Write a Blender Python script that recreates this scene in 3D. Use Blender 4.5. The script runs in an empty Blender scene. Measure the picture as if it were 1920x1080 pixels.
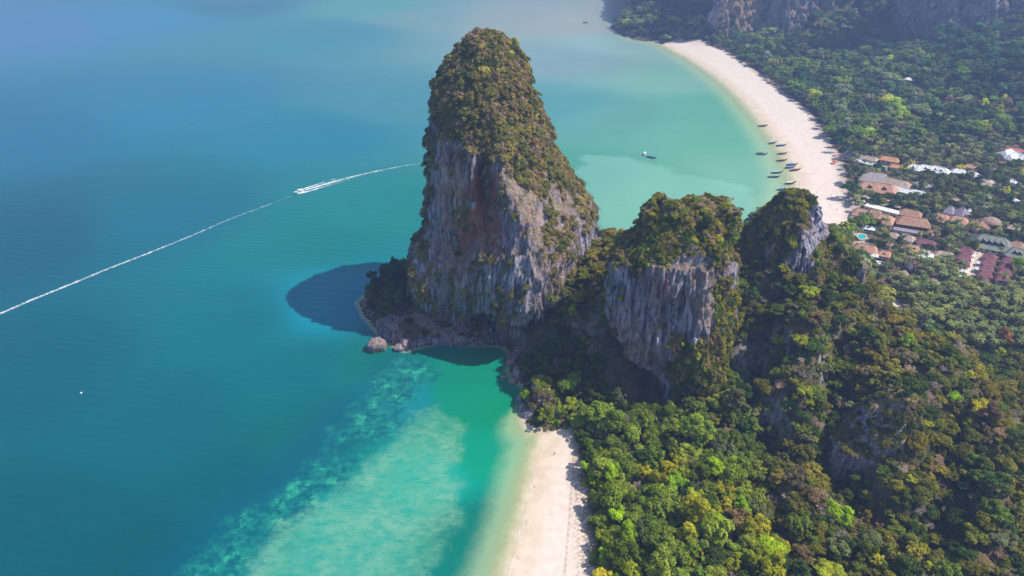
import bpy, math, random
import numpy as np
from mathutils import Vector

# ------------------------------------------------------------------ camera, light, exposure
S = bpy.context.scene
COL = S.collection
cam_d = bpy.data.cameras.new('camera')
cam_d.sensor_width = 36.0
cam_d.lens = 1371.0 / 1920.0 * 36.0
cam_d.clip_start = 1.0
cam_d.clip_end = 30000.0
cam = bpy.data.objects.new('camera', cam_d)
COL.objects.link(cam)
CAM_H = 250.0
cam.location = (0, 0, CAM_H)
cam.rotation_euler = (math.radians(60), 0, 0)
S.camera = cam

SUN_EL = math.radians(54)
SUN_V = Vector((0.997 * math.cos(SUN_EL), -0.08 * math.cos(SUN_EL), math.sin(SUN_EL))).normalized()
world = bpy.data.worlds.new('World')
S.world = world
world.use_nodes = True
wn = world.node_tree
sky = wn.nodes.new('ShaderNodeTexSky')
sky.sky_type = 'NISHITA'
sky.sun_disc = False
sky.sun_elevation = SUN_EL
sky.sun_rotation = math.atan2(SUN_V.x, SUN_V.y)
sky.altitude = 0
bg = wn.nodes['Background']
bg.inputs['Strength'].default_value = 0.135
wn.links.new(sky.outputs['Color'], bg.inputs['Color'])
sun_d = bpy.data.lights.new('sun', 'SUN')
sun_d.energy = 4.9
sun_d.angle = math.radians(0.5)
sun_d.color = (1.0, 0.93, 0.82)
sun = bpy.data.objects.new('sun', sun_d)
COL.objects.link(sun)
sun.location = (400, 100, 600)
sun.rotation_euler = (-SUN_V).to_track_quat('-Z', 'Y').to_euler()
S.view_settings.view_transform = 'Standard'
S.view_settings.look = 'None'
S.view_settings.exposure = 0.28
S.view_settings.gamma = 1.0
S.view_settings.use_curve_mapping = False
S.cycles.use_denoising = True
S.cycles.max_bounces = 6
S.cycles.diffuse_bounces = 3
S.cycles.glossy_bounces = 2
S.cycles.transparent_max_bounces = 8
S.cycles.volume_bounces = 0
S.cycles.use_adaptive_sampling = True
S.cycles.adaptive_threshold = 0.02

rng = np.random.default_rng(11)
random.seed(11)

# ------------------------------------------------------------------ helpers
C30, S30 = math.cos(math.radians(30)), 0.5
def ray(px, py):
    a, b = px - 960.0, 540.0 - py
    return a, 1371 * C30 + b * S30, -1371 * S30 + b * C30
def W(px, py, z=0.0):
    """point of the place at height z that is seen at this spot of the photograph"""
    a, f, u = ray(px, py)
    t = (z - CAM_H) / u
    return np.array((a * t, f * t, z))
def WY(px, py, y):
    a, f, u = ray(px, py)
    t = y / f
    return np.array((a * t, y, CAM_H + u * t))
def proj(P):
    """photograph coordinates of points, and depth"""
    P = np.asarray(P, float)
    x, y, z = P[..., 0], P[..., 1], P[..., 2] - CAM_H
    d = y * C30 - z * S30
    up = y * S30 + z * C30
    d = np.where(d < 1, 1, d)
    return 960 + 1371 * x / d, 540 - 1371 * up / d, d

def s2l(c):
    c = np.asarray(c, float) / 255.0
    return np.where(c <= 0.04045, c / 12.92, ((c + 0.055) / 1.055) ** 2.4)

_PERM = {}
def perlin(x, y, z, seed=0):
    if seed not in _PERM:
        r = np.random.default_rng(seed + 100)
        g = r.normal(size=(256, 3)); g /= np.linalg.norm(g, axis=1)[:, None]
        _PERM[seed] = (r.permutation(256), g)
    p, g = _PERM[seed]
    xi, yi, zi = np.floor(x).astype(int), np.floor(y).astype(int), np.floor(z).astype(int)
    xf, yf, zf = x - xi, y - yi, z - zi
    f = lambda t: t * t * t * (t * (t * 6 - 15) + 10)
    u, v, w = f(xf), f(yf), f(zf)
    def c(dx, dy, dz):
        h = p[(p[(p[(xi + dx) & 255] + yi + dy) & 255] + zi + dz) & 255]
        gg = g[h]
        return gg[..., 0] * (xf - dx) + gg[..., 1] * (yf - dy) + gg[..., 2] * (zf - dz)
    a = c(0,0,0) + u * (c(1,0,0) - c(0,0,0)); b = c(0,1,0) + u * (c(1,1,0) - c(0,1,0))
    d = c(0,0,1) + u * (c(1,0,1) - c(0,0,1)); e = c(0,1,1) + u * (c(1,1,1) - c(0,1,1))
    ab = a + v * (b - a); de = d + v * (e - d)
    return (ab + w * (de - ab)) * 1.6
def fbm(x, y, z, octv=4, seed=0, gain=0.5):
    s, a, n = 0.0, 1.0, 0.0
    for i in range(octv):
        k = 2.0 ** i
        s = s + a * perlin(x * k + 17.3 * i, y * k, z * k, seed); n += a; a *= gain
    return s / n
def smooth(a, b, x):
    t = np.clip((x - a) / (b - a), 0, 1)
    return t * t * (3 - 2 * t)

def seg_dist(P, poly, closed=True):
    """distance of 2D points to a polyline"""
    P = np.asarray(P, float); poly = np.asarray(poly, float)
    A = poly; B = np.roll(poly, -1, 0)
    if not closed:
        A, B = poly[:-1], poly[1:]
    out = np.full(len(P), 1e9)
    for a, b in zip(A, B):
        ab = b - a
        t = np.clip(((P - a) @ ab) / max(ab @ ab, 1e-9), 0, 1)
        d = P - a - t[:, None] * ab
        out = np.minimum(out, d[:, 0] ** 2 + d[:, 1] ** 2)
    return np.sqrt(out)
def inside(P, poly):
    P = np.asarray(P, float); poly = np.asarray(poly, float)
    r = np.zeros(len(P), bool)
    for (x0, y0), (x1, y1) in zip(poly, np.roll(poly, -1, 0)):
        c = ((y0 > P[:, 1]) != (y1 > P[:, 1]))
        with np.errstate(divide='ignore', invalid='ignore'):
            r ^= c & (P[:, 0] < (x1 - x0) * (P[:, 1] - y0) / (y1 - y0 if y1 != y0 else 1e-9) + x0)
    return r
def sdist(P, poly):
    d = seg_dist(P, poly)
    return np.where(inside(P, poly), d, -d)

def np_mesh(name, V, F, mats=(), smooth_sh=True, attrs=None, mat_idx=None):
    V = np.asarray(V, np.float32).reshape(-1, 3); F = np.asarray(F, np.int32)
    k = F.shape[1]
    me = bpy.data.meshes.new(name)
    me.vertices.add(len(V)); me.vertices.foreach_set('co', V.ravel())
    me.loops.add(F.size); me.loops.foreach_set('vertex_index', F.ravel())
    me.polygons.add(len(F)); me.polygons.foreach_set('loop_start', np.arange(0, F.size, k, dtype=np.int32))
    me.polygons.foreach_set('use_smooth', np.full(len(F), smooth_sh))
    for m in mats:
        me.materials.append(m)
    if mat_idx is not None:
        me.polygons.foreach_set('material_index', np.asarray(mat_idx, np.int32))
    me.update(calc_edges=True)
    for n, a in (attrs or {}).items():
        a = np.asarray(a, np.float32)
        if a.ndim == 2:
            at = me.attributes.new(n, 'FLOAT_COLOR', 'POINT')
            if a.shape[1] == 3:
                a = np.concatenate([a, np.ones((len(a), 1), np.float32)], 1)
            at.data.foreach_set('color', a.ravel())
        else:
            at = me.attributes.new(n, 'FLOAT', 'POINT'); at.data.foreach_set('value', a.ravel())
    return me
def obj(name, me, parent=None, loc=None, rot=None, scale=None):
    o = bpy.data.objects.new(name, me)
    COL.objects.link(o)
    if parent is not None: o.parent = parent
    if loc is not None: o.location = [float(v) for v in loc]
    if rot is not None: o.rotation_euler = [float(v) for v in rot]
    if scale is not None: o.scale = (scale,) * 3 if np.isscalar(scale) else scale
    return o
def empty(name, loc=(0, 0, 0), rotz=0.0, scale=1.0):
    o = obj(name, None, None, loc, (0, 0, rotz), float(scale))
    o.empty_display_size = 0.5
    return o
def tag(o, label=None, cat=None, group=None, kind=None):
    if label: o['label'] = label
    if cat: o['category'] = cat
    if group: o['group'] = group
    if kind: o['kind'] = kind
    return o

class MB:
    """collects simple solids and links them as one mesh"""
    def __init__(s): s.V, s.F = [], []
    def add(s, vs, fs):
        n = len(s.V); s.V += [tuple(map(float, v)) for v in vs]; s.F += [tuple(i + n for i in f) for f in fs]; return s
    def box(s, cx, cy, cz, sx, sy, sz, rz=0.0):
        c, n = math.cos(rz), math.sin(rz)
        vs = []
        for dz in (-.5, .5):
            for dx, dy in ((-.5, -.5), (.5, -.5), (.5, .5), (-.5, .5)):
                x, y = dx * sx, dy * sy
                vs.append((cx + x * c - y * n, cy + x * n + y * c, cz + dz * sz))
        return s.add(vs, [(3, 2, 1, 0), (4, 5, 6, 7), (0, 1, 5, 4), (1, 2, 6, 5), (2, 3, 7, 6), (3, 0, 4, 7)])
    def tube(s, pts, rad, n=6):
        pts = [Vector(p) for p in pts]; rings = []
        for i, p in enumerate(pts):
            d = (pts[min(i + 1, len(pts) - 1)] - pts[max(i - 1, 0)]).normalized()
            a = d.orthogonal().normalized(); b = d.cross(a)
            r = rad[i] if hasattr(rad, '__len__') else rad
            rings.append([p + (a * math.cos(2 * math.pi * k / n) + b * math.sin(2 * math.pi * k / n)) * r for k in range(n)])
        vs = [v for r in rings for v in r]; fs = []
        for i in range(len(pts) - 1):
            for k in range(n):
                fs.append((i * n + k, i * n + (k + 1) % n, (i + 1) * n + (k + 1) % n, (i + 1) * n + k))
        fs += [tuple(range(n))[::-1], tuple((len(pts) - 1) * n + k for k in range(n))]
        return s.add(vs, fs)
    def mesh(s, name, mat=None, smooth_sh=False):
        me = bpy.data.meshes.new(name); me.from_pydata(s.V, [], s.F)
        if mat: me.materials.append(mat)
        if smooth_sh: me.polygons.foreach_set('use_smooth', [True] * len(me.polygons))
        me.update(); return me
    def build(s, name, mat=None, parent=None, smooth_sh=False, loc=None):
        return obj(name, s.mesh(name, mat, smooth_sh), parent, loc)

# ------------------------------------------------------------------ materials
def new_mat(name):
    m = bpy.data.materials.new(name); m.use_nodes = True
    nt = m.node_tree; nt.nodes.clear()
    out = nt.nodes.new('ShaderNodeOutputMaterial')
    return m, nt, out
class G:
    """small node-building shorthand"""
    def __init__(s, nt): s.nt = nt
    def n(s, t, **kw):
        nd = s.nt.nodes.new(t)
        for k, v in kw.items(): setattr(nd, k, v)
        return nd
    def set(s, sock, v):
        if hasattr(v, 'is_output'): s.nt.links.new(v, sock)
        elif v is not None:
            if hasattr(sock.default_value, '__len__') and not isinstance(v, str):
                v = tuple(v); L = len(sock.default_value)
                sock.default_value = v + (1.0,) * (L - len(v))
            else: sock.default_value = v
    def attr(s, name, typ='GEOMETRY', out='Fac'):
        a = s.n('ShaderNodeAttribute', attribute_name=name, attribute_type=typ); return a.outputs[out]
    def math(s, op, a, b=None, clamp=False):
        m = s.n('ShaderNodeMath', operation=op, use_clamp=clamp); s.set(m.inputs[0], a)
        if b is not None: s.set(m.inputs[1], b)
        return m.outputs[0]
    def vmath(s, op, a, b):
        m = s.n('ShaderNodeVectorMath', operation=op); s.set(m.inputs[0], a); s.set(m.inputs[1], b); return m.outputs[0]
    def noise(s, vec, scale, detail=4, rough=0.55, out='Fac', dist=0.0):
        t = s.n('ShaderNodeTexNoise'); s.set(t.inputs['Vector'], vec)
        t.inputs['Scale'].default_value = scale; t.inputs['Detail'].default_value = detail; t.inputs['Roughness'].default_value = rough
        t.inputs['Distortion'].default_value = dist
        return t.outputs[out]
    def mix(s, fac, a, b, mode='MIX'):
        m = s.n('ShaderNodeMix', data_type='RGBA', blend_type=mode)
        s.set(m.inputs[0], fac); s.set(m.inputs[6], a); s.set(m.inputs[7], b); return m.outputs[2]
    def ramp(s, v, a, b, c0=0.0, c1=1.0):
        m = s.n('ShaderNodeMapRange', interpolation_type='SMOOTHSTEP'); s.set(m.inputs[0], v)
        m.inputs[1].default_value = a; m.inputs[2].default_value = b; m.inputs[3].default_value = c0; m.inputs[4].default_value = c1
        return m.outputs[0]
    def pos(s): return s.n('ShaderNodeNewGeometry').outputs['Position']
    def opos(s): return s.n('ShaderNodeTexCoord').outputs['Object']
    def bump(s, h, strength, dist=1.0):
        b = s.n('ShaderNodeBump'); b.inputs['Strength'].default_value = strength; b.inputs['Distance'].default_value = dist
        s.set(b.inputs['Height'], h); return b.outputs[0]
    def bsdf(s, out, col, rough=0.8, normal=None, spec=0.3, **kw):
        p = s.n('ShaderNodeBsdfPrincipled'); s.set(p.inputs['Base Color'], col); s.set(p.inputs['Roughness'], rough)
        p.inputs['Specular IOR Level'].default_value = spec
        if normal is not None: s.set(p.inputs['Normal'], normal)
        for k, v in kw.items(): s.set(p.inputs[k.replace('_', ' ')], v)
        if out is not None: s.nt.links.new(p.outputs[0], out.inputs[0])
        return p
def plain(name, col, rough=0.7, var=0.15, scale=1.5, spec=0.3):
    m, nt, out = new_mat(name); g = G(nt)
    n = g.noise(g.opos(), scale, 5)
    lo = tuple(c * (1 - var) for c in col); hi = tuple(min(c * (1 + var), 0.95) for c in col)
    g.bsdf(out, g.mix(g.ramp(n, 0.3, 0.7), lo, hi), rough, g.bump(n, 0.2, 0.1), spec)
    return m

# limestone: grey-blue, dark vertical water streaks, orange and red iron stains, warm patches partly painted for sunlit rock, dry scrub soil on ledges
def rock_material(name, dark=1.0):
    m, nt, out = new_mat(name); g = G(nt); p = g.pos()
    st = g.noise(g.vmath('MULTIPLY', p, (0.55, 0.55, 0.055)), 1.0, 6, 0.6, dist=0.3)
    st2 = g.noise(g.vmath('MULTIPLY', p, (0.16, 0.16, 0.03)), 1.0, 4, 0.55)
    fine = g.noise(p, 0.9, 6, 0.65)
    big = g.noise(p, 0.045, 3, 0.5)
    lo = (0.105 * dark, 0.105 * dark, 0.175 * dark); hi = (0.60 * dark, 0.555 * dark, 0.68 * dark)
    c = g.mix(g.ramp(st, 0.38, 0.60), lo, hi)
    c = g.mix(g.math('MULTIPLY', g.ramp(st2, 0.53, 0.66), 0.6), c, (0.64, 0.43, 0.36))
    c = g.mix(g.math('MULTIPLY', g.ramp(big, 0.52, 0.68), 0.5), c, (0.40, 0.24, 0.20))
    sn = g.math('MULTIPLY', g.attr('stain'), g.ramp(g.noise(p, 0.22, 4), 0.18, 0.5))
    c = g.mix(sn, c, (0.46, 0.13, 0.075))
    wn_ = g.math('MULTIPLY', g.attr('warm'), g.ramp(g.noise(g.vmath('MULTIPLY', p, (0.4, 0.4, 0.08)), 1.0, 4), 0.3, 0.6))
    c = g.mix(wn_, c, (0.58, 0.41, 0.28))
    scrub = g.mix(g.ramp(g.noise(p, 0.18, 5), 0.35, 0.65), (0.19, 0.155, 0.06), (0.46, 0.335, 0.225))
    vg = g.ramp(g.math('ADD', g.attr('veg'), g.math('MULTIPLY', g.math('SUBTRACT', fine, 0.5), 0.9)), 0.35, 0.65)
    c = g.mix(vg, c, scrub)
    c = g.mix(g.ramp(fine, 0.3, 0.7), g.mix(1.0, c, (0.72, 0.72, 0.72), 'MULTIPLY'), c)
    h = g.math('ADD', g.math('MULTIPLY', st, 1.4), fine)
    g.bsdf(out, c, 0.9, g.bump(h, 1.0, 2.0), 0.15)
    return m
M_ROCK = rock_material('limestone')
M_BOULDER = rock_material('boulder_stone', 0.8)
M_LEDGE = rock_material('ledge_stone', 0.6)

def leaf_material(name, trans=0.42):
    m, nt, out = new_mat(name); g = G(nt)
    t = g.attr('tint', 'INSTANCER', 'Color')
    v = g.attr('leafv')
    sc = g.n('ShaderNodeVectorMath', operation='SCALE'); g.set(sc.inputs[0], t); g.set(sc.inputs[3], v)
    d = g.n('ShaderNodeBsdfDiffuse'); g.set(d.inputs[0], sc.outputs[0])
    tr = g.n('ShaderNodeBsdfTranslucent'); g.set(tr.inputs[0], sc.outputs[0])
    mx = g.n('ShaderNodeMixShader'); mx.inputs[0].default_value = trans
    nt.links.new(d.outputs[0], mx.inputs[1]); nt.links.new(tr.outputs[0], mx.inputs[2]); nt.links.new(mx.outputs[0], out.inputs[0])
    return m
M_LEAF = leaf_material('foliage_leaves')
M_BARK = plain('bark', (0.16, 0.13, 0.10), 0.9, 0.3, 2.0)
M_PALMTRUNK = plain('palm_bark', (0.22, 0.19, 0.15), 0.9, 0.25, 2.0)
# ------------------------------------------------------------------ coast and ground heights
def P2(lst, z=0.0):
    return [tuple(W(a, b, z)[:2]) for a, b in lst]
NEAR_WATERLINE = P2([(897, 1260), (928, 1150), (952, 1085), (967, 1040), (984, 980), (998, 915), (1010, 865), (1021, 825)])
FAR_WATERLINE = P2([(1503, 352), (1497, 325), (1480, 290), (1458, 258), (1432, 225), (1400, 188), (1368, 158), (1330, 130), (1295, 108), (1245, 82)])
COAST = (NEAR_WATERLINE + P2([(1018, 806), (1000, 803), (984, 788), (978, 768), (986, 742), (990, 722), (968, 714), (958, 694), (966, 668), (958, 655),
         (935, 645), (880, 645), (830, 640), (800, 645), (760, 655), (728, 640), (704, 612), (684, 588), (676, 566), (702, 544), (742, 527)])
         + [(-68, 446), (-40, 462), (0, 470), (50, 476), (95, 480), (140, 492), (185, 512), (222, 545), (246, 580)]
         + FAR_WATERLINE + P2([(1215, 74), (1185, 72), (1160, 62), (1152, 52), (1175, 34), (1192, 8), (1200, -20)])
         + [(225, 1800), (260, 2200), (400, 3200), (4000, 5000), (6000, -3000), (-20, -2000), (-25, 60), (-12, 110)])
YARDS = [P2([(1638,566),(1655,560),(1685,562),(1700,572),(1690,588),(1660,588),(1640,580)], 5), P2([(1800,505),(1830,462),(1842,470),(1836,510),(1815,520)], 4), P2([(1700,468),(1745,462),(1750,478),(1712,482)], 4), P2([(1595,432),(1612,430),(1618,452),(1600,456)], 4), P2([(1830,335),(1885,340),(1890,352),(1840,348)], 4), P2([(1590,375),(1625,366),(1690,382),(1688,388),(1625,376),(1600,388)], 4)]
NEAR_SAND = P2([(897, 1260), (928, 1150), (952, 1085), (967, 1040), (984, 980), (998, 915), (1010, 865), (1021, 825), (1030, 812), (1066, 806), (1080, 850), (1084, 890),
                (1097, 930), (1104, 1006), (1108, 1080), (1120, 1180), (1140, 1300)])
FAR_SAND = FAR_WATERLINE[::-1] + [(246, 580), (222, 545), (205, 520)] + P2([(1575, 450), (1598, 425), (1596, 395), (1585, 350), (1572, 300), (1548, 262), (1515, 213),
                (1478, 185), (1428, 146), (1385, 116), (1352, 95), (1310, 83), (1270, 78)])

# heights of the bare ground under the vegetation
CP = []
def cp(px, py, y, sub=0.0): v = WY(px, py, y); CP.append((v[0], v[1], max(v[2] - sub, 1.5)))
def cz(px, py, z): v = W(px, py, z); CP.append((v[0], v[1], z))
# pointed hill and its front slope
cp(1495, 420, 366); cp(1410, 520, 338, 6); cp(1398, 600, 322, 4); cz(1400, 740, 12); cz(1440, 800, 13); cz(1420, 680, 22)
cp(1545, 425, 362, 5); cp(1588, 470, 352, 4); cp(1612, 505, 345, 4); cp(1630, 560, 335, 5); cp(1638, 620, 318, 5); cz(1668, 610, 4)
cp(1500, 600, 305, 5); cp(1450, 700, 282, 5); cp(1550, 750, 265, 5); cz(1400, 850, 11); cp(1600, 560, 328, 5); cp(1560, 520, 340, 5)
cz(1480, 870, 13); cz(1560, 890, 15); cp(1590, 800, 252, 16); cp(1530, 660, 290, 3); cp(1580, 700, 282, 12)
CP += [(262, 425, 3), (240, 455, 3), (215, 480, 4), (175, 470, 8), (150, 440, 25), (120, 400, 30), (230, 400, 6), (225, 375, 14)]
# second hill with the grey crag
cp(1790, 655, 300, 5); cp(1740, 705, 280, 5); cp(1700, 745, 258, 8); cp(1620, 880, 238, 5); cp(1850, 765, 265, 5); cp(1900, 850, 235, 5)
cp(1900, 1050, 190, 5); cp(1600, 1000, 203, 4); cp(1750, 950, 215, 4); cp(1780, 820, 245, 4)
cz(1400, 1000, 12); cz(1250, 1000, 6); cz(1150, 1000, 4); cz(1150, 850, 4); cz(1250, 850, 8); cz(1300, 760, 9); cz(1200, 780, 4); cz(1100, 760, 4); cz(1230, 740, 5)
cz(1652, 550, 4.5); cz(1665, 575, 4.5); cz(1690, 575, 4.5); cz(1880, 700, 5); cz(1750, 620, 4); cz(1850, 600, 4); cz(1900, 560, 4); cz(1690, 600, 4); cz(1700, 640, 10); cz(1920, 790, 8); cz(1980, 900, 12)
CP += [(60, 120, 4), (150, 110, 12), (250, 130, 18), (340, 220, 8), (420, 300, 5)]
# saddle between the tall rock and the middle tower, its lip and the shaded foot
cp(1140, 470, 392); cp(1160, 440, 415, 4); cp(1130, 530, 350); cp(1125, 570, 341); cp(1105, 622, 335); cp(1085, 650, 328, 16); cz(1080, 690, 12); cz(1020, 690, 8); cz(1150, 720, 11); cz(990, 680, 5)
cp(1200, 470, 360, 30); CP += [(60, 440, 30), (95, 425, 30), (60, 465, 6), (110, 465, 8), (20, 465, 5)]
# skirt left of the tall rock
cp(722, 548, 404); cp(745, 522, 414); cp(705, 566, 396); cp(795, 602, 376); cp(758, 602, 376); cp(725, 600, 380); cz(850, 628, 3); cz(900, 635, 3)
# flat land behind
for q in [(1400,150),(1500,240),(1560,310),(1600,420),(1700,300),(1800,300),(1900,300),(1700,400),(1800,420),(1900,420),(1700,500),(1800,500),(1900,500),(1500,150),
          (1600,190),(1700,230),(1800,240),(1900,260),(1400,112),(1300,78),(1500,100),(2000,400),(2050,550),(2050,300)]: cz(*q, 4)
cz(1600, 120, 6); cz(1700, 160, 8); cz(1800, 190, 12); cz(1900, 215, 15); cz(1500, 68, 6); cz(1355, 66, 6); cz(1450, 62, 6); cz(1600, 64, 9); cz(1550, 75, 6); cz(1400, 85, 5)
cz(1700, 100, 20); cz(1800, 125, 32); cz(1900, 140, 42); cz(1700, 48, 38); cz(1240, 60, 10); cz(1200, 50, 12); cz(1188, 30, 16)
CP += [(300, 1330, 70), (320, 1270, 45), (280, 1420, 90), (380, 1330, 120), (600, 1400, 130), (540, 1330, 100), (800, 1480, 170), (900, 1270, 190), (860, 1060, 130), (700, 1200, 120), (1000, 1000, 210), (940, 880, 110),
       (1100, 760, 150), (760, 1150, 60), (700, 1420, 90), (1300, 1300, 250), (1200, 1800, 260), (500, 1800, 180), (1500, 800, 200), (900, 650, 8), (1000, 500, 10), (1400, 300, 60), (300, 2100, 150)]
CP = np.array(CP)
_cx, _cy, _cz = CP.T
_D = np.sqrt((_cx[:, None] - _cx) ** 2 + (_cy[:, None] - _cy) ** 2 + 25.0)
_Wt = np.linalg.solve(_D + np.eye(len(CP)) * -0.5, _cz - 5.0)
def rbf(x, y):
    r = np.zeros(len(x))
    for i in range(len(CP)):
        r += _Wt[i] * np.sqrt((x - _cx[i]) ** 2 + (y - _cy[i]) ** 2 + 25.0)
    return r + 5.0
L3 = lambda lst: [tuple(W(a, b_, z)[:2]) for a, b_, z in lst]
RELIEF = [(L3([(1398, 560, 45), (1412, 650, 30), (1430, 730, 18), (1440, 800, 14), (1420, 900, 12), (1450, 1010, 14)]), 9, -9), (L3([(1580, 640, 42), (1565, 720, 28), (1545, 800, 20), (1570, 890, 16), (1640, 960, 18)]), 9, -10),
          (L3([(1790, 655, 42), (1740, 705, 41), (1700, 745, 44), (1690, 820, 36), (1680, 900, 26)]), 10, 7), (L3([(1500, 560, 62), (1490, 650, 48), (1500, 740, 36)]), 8, 6), (L3([(1780, 800, 28), (1800, 900, 20), (1760, 1000, 18)]), 9, -8),
          (L3([(1860, 780, 32), (1880, 880, 28), (1850, 1000, 22)]), 9, 6)]
def ground(x, y, full=False):
    x = np.atleast_1d(np.asarray(x, float)); y = np.atleast_1d(np.asarray(y, float))
    P = np.stack([x, y], 1)
    sd = sdist(P, COAST)
    ns = sdist(P, NEAR_SAND); fs = sdist(P, FAR_SAND)
    beach = np.clip(sd * 0.07, -4, 3.2)
    H = np.maximum(rbf(x, y), 2.0)
    far = smooth(450, 900, y)
    for ln, wd, dh in RELIEF: H = H + dh * np.exp(-(seg_dist(P, ln, False) / wd) ** 2)
    nz = fbm(x / 26, y / 26, x * 0, 4, 3)
    H = H + nz * np.clip(H * 0.30, 0.3, 13 + 14 * far) + fbm(x / 11, y / 11, x * 0, 3, 4) * np.clip((H - 9) * 0.14, 0, 3.5)
    sand = np.maximum(ns, fs)
    k = smooth(0, 9, sd) * smooth(-2, 16, -sand)
    z = np.where(sd < 0, beach, beach + (H - beach) * k)
    if full: return z, sd, ns, fs
    return z

def axis(a, b, fine, lo, hi, g=1.045):
    v = list(np.arange(a, b + fine, fine)); s = fine
    while v[-1] < hi: s *= g; v.append(v[-1] + min(s, 60))
    s = fine; w = [a]
    while w[-1] > lo: s *= g; w.append(w[-1] - min(s, 60))
    return np.array(w[:0:-1] + v)
gx = axis(-112, 300, 2.0, -130, 2600); gy = axis(150, 470, 2.0, 40, 3200)
GX, GY = np.meshgrid(gx, gy)
gz, gsd, gns, gfs = ground(GX.ravel(), GY.ravel(), True)
GV = np.stack([GX.ravel(), GY.ravel(), gz], 1)
nx_, ny_ = len(gx), len(gy)
I = np.arange(nx_ * ny_).reshape(ny_, nx_)
GF = np.stack([I[:-1, :-1], I[:-1, 1:], I[1:, 1:], I[1:, :-1]], -1).reshape(-1, 4)
fx, fy = GV[GF, 0].mean(1), GV[GF, 1].mean(1)
fsd, fns, ffs = gsd[GF].mean(1), gns[GF].mean(1), gfs[GF].mean(1)

def ground_material():
    """sand where the strand is, forest floor behind it, bare limestone where it is steep"""
    m, nt, out = new_mat('sand_and_forest_floor'); g = G(nt); p = g.pos()
    z = g.n('ShaderNodeSeparateXYZ'); g.set(z.inputs[0], p)
    hz = g.math('ADD', z.outputs[2], g.math('MULTIPLY', g.math('SUBTRACT', g.noise(p, 0.08, 4), 0.5), 0.5))
    dry = g.mix(g.ramp(g.noise(p, 0.25, 5), 0.3, 0.7), (0.66, 0.55, 0.475), (0.74, 0.635, 0.56))
    wet = g.mix(g.ramp(g.noise(p, 0.12, 4), 0.35, 0.65), (0.60, 0.48, 0.36), (0.68, 0.57, 0.45))
    s = g.mix(g.ramp(hz, 0.2, 0.9), wet, dry)
    litter_shade = g.math('MULTIPLY', g.math('MULTIPLY', g.ramp(g.attr('edge'), 1.0, 10.0, 1.0, 0.0), g.ramp(z.outputs[2], 0.8, 1.5)), g.ramp(g.noise(p, 0.7, 6, 0.72), 0.44, 0.58))
    s = g.mix(litter_shade, s, (0.30, 0.22, 0.15))  # brown litter, with shade along the tree edge put into its colour
    n = g.noise(p, 0.12, 6, 0.6)
    c = g.mix(g.ramp(n, 0.35, 0.6), (0.045, 0.050, 0.018), (0.13, 0.10, 0.055))
    c = g.mix(g.ramp(g.noise(p, 0.05, 4), 0.60, 0.72), c, (0.15, 0.12, 0.06))
    sp = g.n('ShaderNodeSeparateXYZ'); g.set(sp.inputs[0], g.n('ShaderNodeNewGeometry').outputs['Normal'])
    rk = g.mix(g.ramp(g.noise(g.vmath('MULTIPLY', p, (0.6, 0.6, 0.06)), 1.0, 6), 0.35, 0.65), (0.12, 0.11, 0.12), (0.36, 0.32, 0.31))
    c = g.mix(g.ramp(sp.outputs[2], 0.36, 0.52), rk, c)
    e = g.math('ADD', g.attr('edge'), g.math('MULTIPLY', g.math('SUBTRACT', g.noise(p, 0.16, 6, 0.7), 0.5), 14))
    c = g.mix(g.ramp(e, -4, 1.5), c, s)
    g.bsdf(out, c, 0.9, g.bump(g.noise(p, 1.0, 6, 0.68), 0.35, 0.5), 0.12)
    return m
M_SAND = M_SOIL = ground_material()
edge_all = np.where(gsd < 0, 12.0, np.where(GV[:, 1] < 400, gns, gfs))
for _y in YARDS: edge_all = np.maximum(edge_all, sdist(GV[:, :2], _y) + 1.0)
def ground_piece(name, label, mask, mat):
    F = GF[mask]; u, inv = np.unique(F, return_inverse=True)
    o = obj(name, np_mesh(name, GV[u], inv.reshape(F.shape), [mat], True, {'edge': edge_all[u]}))
    return tag(o, label, None, None, 'structure')
keep = fsd > -70
near_sand = keep & (fy < 330) & ((fns > -9.0) | (fsd < 0)) & (fx < 200)
near_sand &= ~((fsd < 0) & (fy > 296))
far_sand = keep & ~near_sand & (fy > 330) & (ffs > -14.0)
sea_bed = keep & ~near_sand & ~far_sand & (fsd < -1)
rest = keep & ~near_sand & ~far_sand & ~sea_bed
flat = rest & ((fx > 236) & (fy > 395) | (fy > 520) & (fx > 170))
mount = flat & (gz[GF].mean(1) > 28) & (fy > 700)
ground_piece('beach', 'narrow white sand beach below the green grove', near_sand, M_SAND)
ground_piece('beach', 'long curved sand beach with boats along the bay', far_sand, M_SAND)
ground_piece('sea_bed', 'sandy sea bed under the clear water', sea_bed, M_SAND)
ground_piece('hillside', 'steep overgrown ground under the near forest', rest & ~flat, M_SOIL)
ground_piece('valley_ground', 'flat wooded valley ground behind the long beach', flat & ~mount, M_SOIL)
ground_piece('mountain_terrain', 'high wooded mountain flank behind the valley', mount, M_SOIL)

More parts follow.
